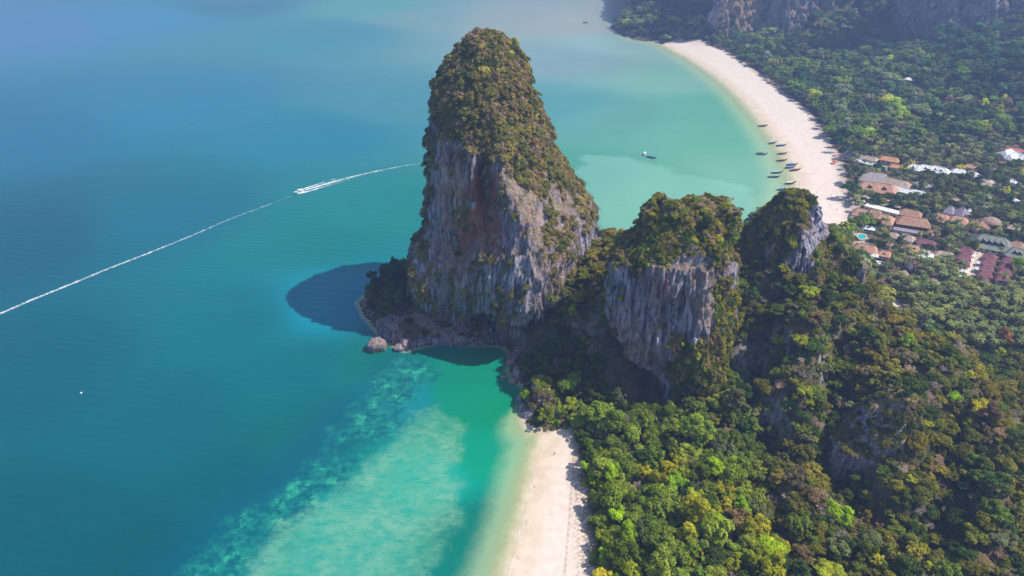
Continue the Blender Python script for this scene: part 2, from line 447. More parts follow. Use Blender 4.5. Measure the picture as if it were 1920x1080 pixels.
# ------------------------------------------------------------------ sea
def sea():
    rr = [2.0]
    while rr[-1] < 9000: rr.append(rr[-1] * (1.011 if rr[-1] > 120 else 1.2))
    rr = np.array(rr)
    an = np.concatenate([np.arange(-46, 46, 0.25), np.arange(46, 314.1, 4.0)]); an = np.radians(an[:-1] if an[-1] >= 314 else an)
    R, A = np.meshgrid(rr, an, indexing='ij')
    X, Y = R * np.sin(A), R * np.cos(A)
    n, m = X.shape
    I = np.arange(n * m).reshape(n, m); J = np.roll(I, -1, 1)
    F = np.stack([I[:-1], I[1:], J[1:], J[:-1]], -1).reshape(-1, 4)[:, ::-1]
    x, y = X.ravel(), Y.ravel()
    P = np.stack([x, y], 1)
    sd = -sdist(P, COAST)
    # open-water colour between sample spots, sky reflection and haze painted into far ones
    spots = np.array([(*W(a, b)[:2],) for a, b, c in SEA_SPOTS]); cols = np.array([s2l(c) for a, b, c in SEA_SPOTS])
    sc = 0.16 * np.sqrt(x ** 2 + y ** 2 + 2500)
    sc = np.minimum(sc, 260)
    num = np.zeros((len(x), 3)); den = np.zeros(len(x)) + 1e-12
    for s, c in zip(spots, cols):
        d2 = ((x - s[0]) ** 2 + (y - s[1]) ** 2) / sc ** 2
        w = 1.0 / (d2 + 0.03) ** 2.2
        num += w[:, None] * c; den += w
    col = num / den[:, None]
    tan = sdist(P, P2(TAN)); reef = seg_dist(P, P2(REEF), False); pale = sdist(P, P2(PALE)); dk = seg_dist(P, P2(DARKBAND), False)
    nb = seg_dist(P, NEAR_WATERLINE, False); fb = seg_dist(P, FAR_WATERLINE, False)
    clear = np.maximum(3.0 + 11.0 * smooth(30, 1, nb - sd), 3.0 + 22.0 * smooth(120, 10, fb - sd))
    me = np_mesh('sea', np.stack([x, y, 0 * x], 1), F, [sea_material()], True,
                 {'col': col, 'sd': sd, 'tan': tan, 'reef': reef, 'pale': pale, 'dk': dk, 'clr': clear})
    return tag(obj('sea', me), 'turquoise and blue sea water round the rocks', None, None, 'structure')
def sea_material():
    m, nt, out = new_mat('sea_water'); g = G(nt); p = g.pos()
    n1 = g.noise(p, 0.05, 6, 0.65); n2 = g.noise(p, 0.22, 6, 0.7); n3 = g.noise(p, 0.018, 5, 0.6)
    c = g.attr('col', out='Color')
    streak = g.noise(g.vmath('MULTIPLY', p, (0.006, 0.03, 0.0)), 1.0, 5, 0.6)
    c = g.mix(1.0, c, g.mix(streak, (0.90, 0.92, 0.94), (1.10, 1.08, 1.06)), 'MULTIPLY')
    # dark edge of the reef slope
    c = g.mix(g.math('MULTIPLY', g.ramp(g.math('ADD', g.attr('dk'), g.math('MULTIPLY', g.math('SUBTRACT', n3, 0.5), 30)), 2, 22, 1, 0), 0.55), c, (0.0, 0.085, 0.15))
    # reef strip: dark coral and bright sand holes
    rw = g.ramp(g.math('ADD', g.attr('reef'), g.math('MULTIPLY', g.math('SUBTRACT', n1, 0.5), 46)), 5, 18, 1, 0)
    rc = g.mix(g.ramp(n2, 0.40, 0.62), (0.0, 0.10, 0.13), (0.01, 0.20, 0.17))
    rc = g.mix(g.ramp(g.noise(p, 0.085, 7, 0.75), 0.53, 0.60), rc, (0.025, 0.30, 0.20))
    c = g.mix(g.math('MULTIPLY', rw, g.ramp(g.noise(p, 0.03, 5, 0.6), 0.32, 0.48)), c, rc)
    # sand bank
    tw = g.ramp(g.math('ADD', g.attr('tan'), g.math('MULTIPLY', g.math('SUBTRACT', g.noise(p, 0.085, 8, 0.74), 0.5), 34)), -5.0, 7.0)
    tw = g.math('MULTIPLY', tw, g.ramp(g.noise(g.vmath('MULTIPLY', p, (0.16, 0.32, 0.1)), 1.0, 8, 0.75), 0.26, 0.62))
    tc = g.mix(g.ramp(n1, 0.35, 0.68), (0.085, 0.325, 0.21), (0.22, 0.41, 0.27))
    c = g.mix(g.math('MULTIPLY', tw, 0.68), c, tc)
    # pale shoal in the bay
    pw = g.ramp(g.math('ADD', g.attr('pale'), g.math('MULTIPLY', g.math('SUBTRACT', g.noise(p, 0.03, 6, 0.6), 0.5), 46)), -3, 9)
    c = g.mix(g.math('MULTIPLY', pw, 0.3), c, (0.30, 0.55, 0.46))
    # towards the waterline the water goes green, then clear
    sd = g.attr('sd'); clr = g.attr('clr')
    rel = g.math('DIVIDE', g.math('ADD', sd, g.math('MULTIPLY', g.math('SUBTRACT', g.noise(p, 0.16, 6, 0.7), 0.5), g.math('MULTIPLY', clr, 0.5))), clr)
    c = g.mix(g.ramp(rel, 0.30, 1.7, 0.85, 0.0), c, (0.40, 0.52, 0.29))
    al = g.ramp(rel, -0.02, 1.0)
    foam = g.math('MULTIPLY', g.ramp(g.math('ABSOLUTE', g.math('SUBTRACT', sd, g.math('MULTIPLY', g.noise(p, 0.09, 4), 2.2))), 0.10, 0.45, 0.8, 0),
                  g.math('MULTIPLY', g.ramp(g.noise(p, 0.11, 5), 0.42, 0.60), g.ramp(clr, 10, 12)))
    c = g.mix(foam, c, (0.8, 0.8, 0.8)); al = g.math('MAXIMUM', al, foam)
    w1 = g.noise(g.vmath('MULTIPLY', p, (0.10, 0.26, 0.1)), 1.0, 6, 0.62)
    w2 = g.noise(g.vmath('MULTIPLY', p, (0.5, 1.0, 0.5)), 1.0, 3, 0.6)
    wv = g.n('ShaderNodeTexWave', wave_type='BANDS', bands_direction='DIAGONAL'); g.set(wv.inputs['Vector'], g.vmath('MULTIPLY', p, (0.02, 0.11, 0.0)))
    wv.inputs['Scale'].default_value = 0.8; wv.inputs['Distortion'].default_value = 6.0; wv.inputs['Detail'].default_value = 3.0; wv.inputs['Detail Scale'].default_value = 0.7
    h = g.math('ADD', g.math('ADD', w1, g.math('MULTIPLY', w2, 0.25)), g.math('MULTIPLY', wv.outputs['Fac'], 0.16))
    nb = g.bump(h, 0.55, 0.9)
    b = g.bsdf(None, c, 0.16, nb, 0.25, IOR=1.33)
    tr = g.n('ShaderNodeBsdfTransparent'); g.set(tr.inputs[0], g.mix(g.ramp(rel, -0.1, 0.8), (1, 1, 1), (0.80, 0.90, 0.74)))
    mx = g.n('ShaderNodeMixShader'); g.set(mx.inputs[0], al)
    nt.links.new(tr.outputs[0], mx.inputs[1]); nt.links.new(b.outputs[0], mx.inputs[2]); nt.links.new(mx.outputs[0], out.inputs[0])
    return m
TAN = [(777,775),(815,768),(858,783),(868,835),(853,878),(864,940),(862,979),(829,1022),(792,1090),(770,1200),(420,1200),(455,1090),(516,991),(613,932),(711,854),(753,808)]
REEF = [(775,690),(735,740),(690,800),(655,850),(610,895),(560,935),(500,985),(440,1030),(390,1085),(330,1160)]
DARKBAND = [(745,700),(690,745),(640,795),(585,850),(530,900),(470,950),(400,1000),(330,1070),(260,1160)]
PALE = [(1092,288),(1135,290),(1200,300),(1260,318),(1330,335),(1400,350),(1430,380),(1400,470),(1250,470),(1130,440),(1100,380),(1078,325)]
SEA_SPOTS = [(50, 1000, (2, 81, 93)), (50, 700, (2, 84, 98)), (300, 800, (2, 89, 101)), (50, 450, (2, 80, 102)), (50, 250, (2, 100, 126)), (50, 60, (60, 120, 156)), (300, 30, (22, 129, 157)), (300, 200, (16, 112, 136)), (300, 400, (2, 96, 114)), (450, 600, (2, 98, 108)), (600, 450, (2, 108, 108)), (600, 250, (6, 112, 130)), (600, 60, (30, 126, 132)), (700, 400, (2, 115, 112)), (750, 200, (51, 124, 132)), (420, 15, (2, 110, 119)), (700, 15, (65, 147, 133)), (560, 700, (2, 96, 105)), (620, 780, (2, 91, 95)), (450, 900, (2, 85, 94)), (250, 1060, (2, 79, 88)), (800, 30, (104, 146, 134)), (950, 30, (137, 154, 139)), (1080, 40, (152, 157, 138)), (1100, 120, (114, 148, 143)), (1050, 200, (67, 138, 138)), (1150, 220, (82, 147, 132)), (1250, 150, (114, 166, 146)), (1300, 250, (88, 158, 130)), (1100, 330, (65, 140, 117)), (1250, 350, (87, 154, 125)), (1400, 330, (107, 163, 137)), (1350, 200, (85, 158, 131)), (1200, 90, (132, 168, 159)), (880, 740, (2, 129, 99)), (910, 850, (2, 138, 110)), (900, 1000, (2, 109, 96)), (860, 720, (2, 124, 99)), (760, 740, (10, 120, 130)), (800, 900, (0, 150, 135)), (650, 1000, (0, 140, 130)), (930, 770, (2, 128, 95)), (620, 570, (0, 128, 148)), (720, 690, (2, 100, 96)), (550, 850, (2, 92, 95)), (1400, -150, (110, 140, 170)), (200, -120, (110, 150, 195))]
# ------------------------------------------------------------------ limestone towers
TOW = {}          # name -> (points, normals, veg, area) for planting
BVV, BVF = [], []
def ringsmooth(a, s):
    n = len(a); k = np.arange(-3 * s, 3 * s + 1); w = np.exp(-0.5 * (k / s) ** 2); w /= w.sum()
    out = np.zeros_like(a)
    for kk, ww in zip(k, w): out += ww * np.roll(a, kk, 0)
    return out
def contour(lst, y=None):
    pts = [WY(q[0], q[1], q[2] if len(q) > 2 else y) for q in lst]
    z = np.array([p[2] for p in pts]); x = np.array([p[0] for p in pts]); o = np.argsort(z)
    return z[o], x[o]
def tower(name, L, R, yplane, yF, yB, poly, roundness, nper, nz, zmin, zmax, seed, flute=1.0, lump=1.0, dents=(), stains=(), warms=(), vegf=None, inset=(0.0, 0.0), notch=(), mat=None, label=None):
    zl, xl = contour(L, yplane); zr, xr = contour(R, yplane)
    v = np.linspace(0, 1, nz); zs = zmin + (zmax - zmin) * (1 - (1 - v) ** 1.25)
    xL, xR = np.interp(zs, zl, xl), np.interp(zs, zr, xr)
    wd = smooth(6, 26, xR - xL); xL, xR = xL + inset[0] * wd, xR - inset[1] * wd
    F_ = np.interp(zs, *zip(*sorted(yF))); B_ = np.interp(zs, *zip(*sorted(yB))); ro = np.interp(zs, *zip(*sorted(roundness)))
    pg = np.array(poly + [poly[0]], float); sl = np.linalg.norm(np.diff(pg, axis=0), axis=1); cum = np.concatenate([[0], np.cumsum(sl)])
    t = np.linspace(0, cum[-1], nper, endpoint=False)
    q = np.stack([np.interp(t, cum, pg[:, 0]), np.interp(t, cum, pg[:, 1])], 1)
    q = ringsmooth(q, max(2, int(nper * 0.012)))
    a = np.arctan2(q[:, 1] - .5, q[:, 0] - .5)
    ci = np.stack([0.5 + 0.5 * np.cos(a), 0.5 + 0.5 * np.sin(a)], 1)
    q[:, 0] = (q[:, 0] - q[:, 0].min()) / np.ptp(q[:, 0]); q[:, 1] = (q[:, 1] - q[:, 1].min()) / np.ptp(q[:, 1])
    U = (1 - ro[:, None]) * q[None, :, 0] + ro[:, None] * ci[None, :, 0]
    Vv = (1 - ro[:, None]) * q[None, :, 1] + ro[:, None] * ci[None, :, 1]
    X = xL[:, None] + U * (xR - xL)[:, None]; Y = F_[:, None] + Vv * (B_ - F_)[:, None]; Z = np.repeat(zs[:, None], nper, 1)
    # close the top with a low dome
    ss = np.sqrt(np.linspace(1, 0, 17)[1:] * .998 + .002)[:, None]; w0 = xR[-1] - xL[-1]
    cx0, cy0 = X[-1].mean(), Y[-1].mean()
    X = np.concatenate([X, cx0 + (X[-1] - cx0) * ss]); Y = np.concatenate([Y, cy0 + (Y[-1] - cy0) * ss]); Z = np.concatenate([Z, np.repeat(zs[-1] + .06 * w0 * (1 - ss ** 2), nper, 1)])
    xL = np.append(xL, np.zeros(16)); xR = np.append(xR, w0 * ss[:, 0] + 1.0); nz = nz + 16
    def normals(X, Y, Z):
        P = np.stack([X, Y, Z], -1)
        du = np.roll(P, -1, 1) - np.roll(P, 1, 1); dv = np.gradient(P, axis=0)
        n = np.cross(du, dv); ar = np.linalg.norm(n, axis=-1); n /= np.maximum(ar, 1e-9)[..., None]
        return n, ar
    for px_, y_, w_, d_ in notch:
        Z = Z - d_ * np.exp(-((X - WY(px_, 400, y_)[0] + .25 * (Y - y_)) / w_) ** 2) * smooth(zmax - 26, zmax, Z)
    N, ar = normals(X, Y, Z)
    Nh = N.copy()
    cliff = 1 - smooth(0.30, 0.6, N[..., 2])
    s = seed * 31.7
    cap = smooth(0, 3, (xR - xL))[:, None]
    col_ = (1 - 2 * np.abs(fbm(X / 15 + s, Y / 15, Z / 70, 2, seed + 9) * 1.5))
    d = cliff * flute * 1.6 * col_ + lump * 4.2 * fbm(X / 24 + s, Y / 24, Z / 34, 3, seed) + lump * 2.0 * fbm(X / 9 + s, Y / 9, Z / 13, 3, seed + 1)
    rid = 1 - 2 * np.abs(fbm(X / 6.5 + s, Y / 6.5, Z / 38, 2, seed + 2) * 1.6)
    rid2 = 1 - 2 * np.abs(fbm(X / 2.4 + s, Y / 2.4, Z / 22, 2, seed + 3) * 1.6)
    d = d + cliff * flute * (1.9 * rid + 1.05 * rid2) + 0.7 * fbm(X / 2.6, Y / 2.6, Z / 3.0, 3, seed + 4)
    d = d * cap
    X = X + Nh[..., 0] * d; Y = Y + Nh[..., 1] * d; Z = Z + Nh[..., 2] * d * 0.7
    st = np.zeros_like(X); wm = np.zeros_like(X)
    front = smooth(-0.05, -0.35, Nh[..., 1])
    def blob(c, sx, sz): return np.exp(-((X - c[0]) / sx) ** 2 - ((Z - c[2]) / sz) ** 2) * front
    for (px, py, y, sx, sz, dep) in dents:
        c = WY(px, py, y); w = blob(c, sx, sz) * dep
        w *= 1 + 0.35 * fbm(X / 5, Y / 5, Z / 9, 2, seed + 6)
        Y = Y + w
    for (px, py, y, sx, sz, k) in stains: st += k * blob(WY(px, py, y), sx, sz)
    for (px, py, y, sx, sz, k) in warms: wm += k * blob(WY(px, py, y), sx, sz)
    N, ar = normals(X, Y, Z)
    pn = fbm(X / 12 + 5, Y / 12, Z / 12, 3, seed + 8)
    base = smooth(0.18, 0.45, N[..., 2] + 0.35 * pn)
    veg = vegf(X, Y, Z, N, pn, base) if vegf else base
    P = np.stack([X, Y, Z], -1)
    I = np.arange(nz * nper).reshape(nz, nper); J = np.roll(I, -1, 1)
    F = np.stack([I[:-1], J[:-1], J[1:], I[1:]], -1).reshape(-1, 4)
    top = P[-1].mean(0); V = np.concatenate([P.reshape(-1, 3), top[None]])
    ti = len(V) - 1; cf = np.stack([I[-1], J[-1], np.full(nper, ti), np.full(nper, ti)], 1)
    tri = np.concatenate([F[:, [0, 1, 2]], F[:, [0, 2, 3]], cf[:, :3]])
    f1 = lambda A: np.append(np.clip(A, 0, 1).ravel(), 0)
    me = np_mesh('karst_tower', V, tri, [mat or M_ROCK], True, {'stain': f1(st), 'warm': f1(wm), 'veg': np.append(np.clip(veg, 0, 1).ravel(), 1)})
    o = tag(obj(name, me), label, None, None, 'structure')
    TOW[o.name] = (P.reshape(-1, 3), N.reshape(-1, 3), np.clip(veg, 0, 1).ravel(), ar.ravel(), o)
    k = 3 if nper % 3 == 0 else 2
    Q = P[::k, ::k].reshape(-1, 3); n2, m2 = P[::k, ::k].shape[:2]; I2 = np.arange(n2 * m2).reshape(n2, m2); J2 = np.roll(I2, -1, 1)
    off = sum(len(b) for b in BVV); BVV.append(Q); BVF.append(np.stack([I2[:-1], J2[:-1], J2[1:], I2[1:]], -1).reshape(-1, 4) + off)
    return o, P, N

# the tall sea rock
def veg1(X, Y, Z, N, pn, base):
    px, py, d = proj(np.stack([X, Y, Z], -1))
    lim = np.interp(px, [800, 830, 860, 900, 940, 980, 1010, 1040, 1070, 1120], [222, 244, 258, 284, 305, 328, 345, 350, 340, 370])
    top = smooth(14, -14, py - lim - 40 * pn - 70 * fbm(X / 26, Y / 26, Z / 40, 2, 72)) * smooth(120, -40, py - lim) ** .3
    right = smooth(975, 1030, px - 40 * pn) * smooth(0.0, 0.35, pn + 0.35 * N[..., 2] + 0.10) * 0.9
    back = smooth(60, 110, Z + 30 * pn) * smooth(0.0, 0.3, N[..., 1])
    left = smooth(-0.35, -0.7, N[..., 0]) * smooth(-0.15, 0.2, pn) * 0.9
    led = smooth(812, 790, px) * smooth(330, 380, py) * smooth(-0.3, 0.0, pn)
    return np.maximum.reduce([top, right * (Z > 6), back, left * (Z > 10), base * (Z > 4) * 0.56, led])
T1L = [(905,57),(885,62),(868,72),(850,88),(835,105),(824,130),(814,155),(807,180),(801,220),(799,250),(803,300),(803,340),(799,380),(786,410),(772,438),(768,470),(774,505),(778,540),(784,600)]
T1R = [(905,57),(930,62),(950,70),(965,82),(980,100),(989,120),(995,145),(997,165),(1008,185),(1016,205),(1026,230),(1033,255),(1037,272),(1052,295),(1068,315),(1081,338),(1098,362),(1110,385),(1116,410),(1119,440),(1121,470),(1121,520),(1115,560),(1108,600)]
t1, T1P, T1N = tower('sea_rock', T1L, T1R, 412, [(-8, 362), (3, 361), (8, 357), (14, 349), (22, 343), (40, 343), (62, 347), (100, 361), (119, 371), (130, 380), (150, 391), (165, 402), (173, 410)],
    [(-8, 468), (60, 464), (119, 458), (130, 454), (150, 446), (165, 432), (173, 415)],
    [(0.0, 0.48), (0.06, 0.24), (0.38, 0.12), (0.60, 0.0), (0.66, 0.0), (0.93, 0.36), (1.0, 0.6), (0.85, 0.95), (0.2, 1.0)],
    [(-8, 0.0), (90, 0.05), (125, 0.4), (150, 0.8), (173, 1.0)], 660, 270, -6, 170, 1, 1.0, 1.0,
    dents=[(906, 345, 366, 4.5, 12, 16), (917, 395, 364, 5.5, 13, 6), (870, 395, 367, 1.8, 12, 4), (845, 315, 369, 2.0, 4, 3), (868, 318, 369, 1.8, 5, 4), (835, 400, 367, 2.0, 10, 2.5), (850, 420, 366, 2.2, 10, 4),
           (855, 470, 366, 7, 9, 3), (822, 480, 368, 4, 12, 2), (880, 560, 366, 5, 9, 6), (905, 600, 367, 11, 8, 12), (840, 590, 368, 10, 7, 9), (1005, 640, 350, 15, 13, 26), (1055, 640, 352, 13, 13, 20), (905, 640, 352, 12, 9, 10), (990, 560, 366, 14, 2.2, 3)],
    stains=[(910, 375, 364, 6, 13, 2.2), (897, 422, 362, 9, 11, 2.0), (850, 375, 367, 9, 4, 1.0), (845, 312, 369, 4, 5, 0.8), (870, 460, 366, 5, 12, 0.8), (840, 470, 367, 8, 14, 0.5), (945, 620, 367, 7, 7, 0.6), (925, 440, 367, 6, 10, 0.5), (935, 590, 366, 6, 7, 0.5), (810, 610, 368, 10, 5, .6)],
    warms=[(850, 340, 366, 12, 14, 0.4), (845, 395, 363, 9, 12, 0.9), (850, 470, 360, 12, 14, 0.35), (945, 620, 350, 9, 10, 1.2), (1045, 560, 350, 7, 12, 0.9), (880, 540, 355, 12, 8, .3), (1035, 430, 367, 10, 25, 0.6), (975, 360, 367, 8, 10, 0.6), (1080, 540, 372, 10, 14, .5)],  # warm patches on the left face paint in its sunlit bits
    vegf=veg1, inset=(4.2, 2.8), label='tallest sea rock of grey limestone with a scrub covered dome and red stained cave')

# bare ledge at the waterline under the left half of the tall rock
def veg1b(X, Y, Z, N, pn, base): return np.clip(smooth(-0.1, 0.3, pn) * (Z > 4.5) * .95, 0, 1)
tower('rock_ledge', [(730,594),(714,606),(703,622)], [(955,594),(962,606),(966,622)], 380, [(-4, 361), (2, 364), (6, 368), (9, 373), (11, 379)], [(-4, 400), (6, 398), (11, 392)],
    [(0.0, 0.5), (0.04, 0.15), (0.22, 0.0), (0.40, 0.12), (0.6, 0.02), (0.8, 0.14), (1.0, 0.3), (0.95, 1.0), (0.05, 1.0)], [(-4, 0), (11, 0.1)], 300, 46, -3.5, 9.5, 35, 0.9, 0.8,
    stains=[(725, 605, 366, 6, 5, 1.0), (850, 605, 366, 16, 6, .8)], warms=[(780, 610, 366, 40, 8, .5)], vegf=veg1b, mat=M_LEDGE, label='bare purple grey rock ledge at the waterline under the tall sea rock')

# the middle tower
def veg2(X, Y, Z, N, pn, base):
    px, py, d = proj(np.stack([X, Y, Z], -1))
    lim = np.interp(px, [1150, 1180, 1210, 1250, 1290, 1330, 1360, 1400], [490, 500, 480, 500, 460, 425, 450, 470])
    top = smooth(12, -12, py - lim - 75 * pn - 60 * fbm(X / 30, Y / 30, Z / 45, 2, 71))
    right = smooth(1335, 1360, px + 30 * pn) * smooth(-0.25, 0.1, pn)
    low = smooth(1230, 1270, px + 40 * pn) * smooth(600, 640, py + 60 * pn)
    back = smooth(0.0, 0.3, N[..., 1])
    return np.maximum.reduce([top * 0.9, right, low * 0.9, back, base * np.where(py < 480, 0.9, 0.55)])
T2L = [(1275,386,332),(1240,389,328),(1222,396,324),(1212,402,322),(1200,432,320),(1188,455,318),(1172,475,316),(1155,498,312),(1147,520,309),(1144,560,306),(1143,610,304),(1150,655,302),(1178,690,300),(1210,716,299),(1228,742,298),(1232,790,297)]
T2R = [(1300,386,332),(1345,389,328),(1370,396,324),(1386,402,322),(1387,440,320),(1387,480,316),(1389,540,310),(1391,600,306),(1390,660,303),(1386,710,300),(1384,760,298)]
t2, T2P, T2N = tower('karst_tower', T2L, T2R, 320, [(-5, 300), (12, 297), (30, 298), (60, 300), (85, 303), (95, 309), (103, 316), (112, 326)], [(-5, 345), (60, 352), (90, 350), (104, 346), (112, 338)],
    [(0.0, 0.5), (0.05, 0.22), (0.40, 0.08), (0.70, 0.0), (0.97, 0.32), (1.0, 0.6), (0.85, 0.95), (0.15, 1.0)],
    [(-5, 0.0), (85, 0.02), (104, 0.15), (112, 0.5)], 480, 220, -4, 106.0, 5, 1.2, 1.35,
    dents=[(1260, 600, 300, 7, 8, 5), (1235, 560, 301, 4, 14, 2), (1215, 640, 300, 5, 12, 3), (1185, 470, 312, 6, 4, 3), (1300, 540, 300, 3, 14, 2.5), (1250, 700, 299, 5, 6, 4)],
    stains=[(1250, 545, 300, 4, 8, .5), (1160, 640, 302, 8, 5, 0.5), (1200, 680, 300, 8, 7, .35)], warms=[(1200, 660, 300, 9, 10, 0.5), (1310, 580, 299, 3, 10, .7), (1330, 560, 300, 3, 16, .6), (1235, 690, 299, 8, 7, .5)],
    vegf=veg2, notch=((1303, 322, 3.4, 9), (1350, 322, 2.6, 7), (1240, 322, 4, 3)), inset=(4.6, 3.0), label='middle limestone tower with a blue grey cliff and flat scrub covered summit')

# the pointed hill top
def veg3(X, Y, Z, N, pn, base):
    px, py, d = proj(np.stack([X, Y, Z], -1))
    bare = np.exp(-(((px - np.interp(py, [380, 420, 460, 500, 540], [1543, 1537, 1515, 1492, 1470])) / 22.0) ** 2)) * smooth(375, 392, py) * smooth(560, 520, py)
    bare = np.maximum(bare, 0.8 * np.exp(-(((px - 1440) / 22) ** 2) - ((py - 520) / 26.0) ** 2) * (pn > -0.2))
    left = smooth(-.15, -.45, N[..., 0]) * smooth(385, 420, py)
    return np.clip(0.95 + pn * 0.6 - 1.3 * bare - left * (.22 + .5 * smooth(-.1, .25, fbm(X / 9, Y / 9, Z / 14, 2, 91))), 0, 1)
T3L = [(1490,351,363),(1481,359),(1470,371),(1455,386),(1440,403),(1426,426),(1410,452),(1400,480),(1394,520),(1390,580),(1388,640)]
T3R = [(1502,351,363),(1513,358),(1524,369),(1534,384),(1543,404),(1554,424),(1580,447),(1602,470),(1624,500),(1640,540),(1650,590),(1658,640)]
t3, T3P, T3N = tower('karst_tower', T3L, T3R, 362, [(10, 315), (35, 328), (50, 335), (70, 343), (85, 350), (97, 356), (102, 361)], [(10, 400), (50, 392), (80, 382), (97, 370), (102, 364)],
    [(0.0, 0.55), (0.10, 0.25), (0.42, 0.04), (0.50, 0.0), (0.95, 0.35), (1.0, 0.6), (0.8, 0.95), (0.2, 1.0)],
    [(10, 0.05), (80, 0.05), (102, 0.2)], 420, 190, 14, 102.0, 9, 1.2, 1.0, vegf=veg3, inset=(2.0, 1.0), label='pointed wooded limestone hill with a pale bare rock streak below its summit')

# grey crag on the second hill
def veg4(X, Y, Z, N, pn, base):
    px, py, d = proj(np.stack([X, Y, Z], -1))
    return np.clip(np.maximum(smooth(0.25, 0.5, N[..., 2] + 0.4 * pn), smooth(1680, 1705, px + 20 * pn)), 0, 1)
C4L = [(1688,742,252),(1672,752,251),(1655,775,249),(1640,805,246),(1622,840,242),(1606,872,238),(1600,900,236)]
C4R = [(1704,742,252),(1718,752,251),(1730,790,249),(1735,840,244),(1738,880,240),(1742,900,237)]
t4, T4P, T4N = tower('rock_crag', C4L, C4R, 250, [(5, 231), (20, 235), (35, 242), (48, 249), (53, 252)], [(5, 268), (35, 266), (48, 260), (53, 255)],
    [(0.0, 0.6), (0.12, 0.25), (0.48, 0.05), (0.62, 0.0), (1.0, 0.5), (0.8, 0.95), (0.2, 1.0)], [(5, 0.1), (53, 0.6)], 240, 100, 6, 50.5, 13, 1.0, 0.8,
    warms=[(1670, 800, 245, 6, 8, .5)], vegf=veg4, label='grey rock crag breaking through the scrub on the nearer hill')

# small headland at the end of the near beach
HL = [(1005,742,305),(988,748,303),(978,762,302),(974,785,299),(985,802,297),(990,812,296)]
HR = [(1030,738,305),(1050,750,304),(1060,768,303),(1062,790,300),(1060,812,298)]
t5, T5P, T5N = tower('headland_rock', HL, HR, 302, [(-3, 293), (4, 294), (10, 296), (15, 301)], [(-3, 322), (10, 320), (15, 312)],
    [(0.0, 0.5), (0.15, 0.1), (0.45, 0.12), (0.62, 0.0), (1.0, 0.3), (1.0, 0.8), (0.6, 1.0), (0.1, 0.9)], [(-3, 0.0), (15, 0.5)], 200, 60, -2.5, 13.5, 17, 0.7, 0.55,
    dents=[(1010, 785, 296, 2.0, 5, 5)], vegf=lambda X, Y, Z, N, pn, b: np.clip(smooth(0.3, 0.6, N[..., 2] + .3 * pn) * (Z > 5), 0, 1), label='small grey headland rock at the top end of the near beach')

# far cliffs behind the valley
def veg6(X, Y, Z, N, pn, base): return np.clip(np.maximum(smooth(0.35, 0.6, N[..., 2] + .3 * pn), smooth(0.2, 0.5, pn - 0.05) * 0.8), 0, 1)
F6L = [(1378,-160,1262),(1354,-60,1256),(1345,0,1242),(1343,40,1236),(1342,75,1234)]
F6R = [(1600,-160,1262),(1606,-60,1256),(1606,0,1242),(1604,40,1236),(1606,75,1234)]
tower('cliff_wall', F6L, F6R, 1245, [(-8, 1216), (20, 1220), (80, 1226), (150, 1236), (180, 1265)], [(-8, 1390), (150, 1380), (180, 1330)],
    [(0.0, 0.3), (0.0, 0.0), (0.22, 0.22), (0.42, 0.40), (0.50, 0.26), (0.72, 0.42), (1.0, 0.50), (0.95, 1.0), (0.05, 1.0)], [(-8, 0), (180, 0.2)], 420, 110, -6, 168, 21, 2.6, 2.6,
    warms=[(1390, 20, 1236, 50, 50, 1.3), (1450, 10, 1236, 40, 40, 1.0)], stains=[(1390, 25, 1236, 14, 20, .4)], vegf=veg6, label='long pale limestone cliff wall above the far end of the curved beach')  # warm blobs put the sunlit left end into the cliff colour
F7L = [(1740,-200,1092),(1742,-90,1090),(1746,0,1082),(1748,60,1076),(1750,110,1076)]
F7R = [(2080,-200,1092),(2090,-90,1090),(2090,0,1082),(2100,60,1076),(2100,110,1076)]
tower('cliff_wall', F7L, F7R, 1080, [(0, 1066), (60, 1070), (150, 1080), (225, 1100)], [(0, 1230), (150, 1220), (225, 1170)],
    [(0.0, 0.5), (0.05, 0.12), (0.30, 0.03), (0.5, 0.08), (0.75, 0.0), (1.0, 0.3), (0.95, 1.0), (0.05, 1.0)], [(0, 0), (225, 0.3)], 300, 90, 2, 215, 25, 2.6, 2.6,
    vegf=veg6, label='shaded purple grey cliff above the dark wooded mountain flank')
# rock teeth breaking through the scrub of the near hills
OUTC = [(1790, 655, 6, 7, 'dark knob of rock on the ridge beyond the grey crag'), (1612, 520, 7, 12, 'tall dark blue boulder on the edge of the pointed hill above the pool'), (1480, 640, 5, 7, 'dark outcrop in the upper gully of the pointed hill')]
# ------------------------------------------------------------------ plants: prototypes
def card_mesh(name, C, Nn, size, lv, mats, extra=None, seed=0, aspect=1.0):
    """leaf patches: one bent quad (two triangles) each"""
    r = np.random.default_rng(seed); n = len(C)
    h = r.normal(size=(n, 3)); T = np.cross(Nn, h); T /= np.linalg.norm(T, axis=1)[:, None]; B = np.cross(Nn, T)
    s = size[:, None]
    j = lambda: r.uniform(0.65, 1.25, (n, 1))
    V = np.stack([C - T * s * j() * aspect, C - B * s * j() + Nn * s * 0.25, C + T * s * j() * aspect, C + B * s * j() + Nn * s * 0.25], 1).reshape(-1, 3)
    F = np.arange(4 * n).reshape(n, 4)
    A = np.repeat(lv, 4)
    if extra is not None:
        V2, F2, m2 = extra
        F2 = np.asarray(F2) + len(V)
        mi = np.concatenate([np.zeros(n, int), np.full(len(F2), m2)])
        V = np.concatenate([V, V2]); F = np.concatenate([F, F2]); A = np.concatenate([A, np.ones(len(V2))])
    else: mi = np.zeros(n, int)
    return np_mesh(name, V, F, mats, False, {'leafv': A}, mi)
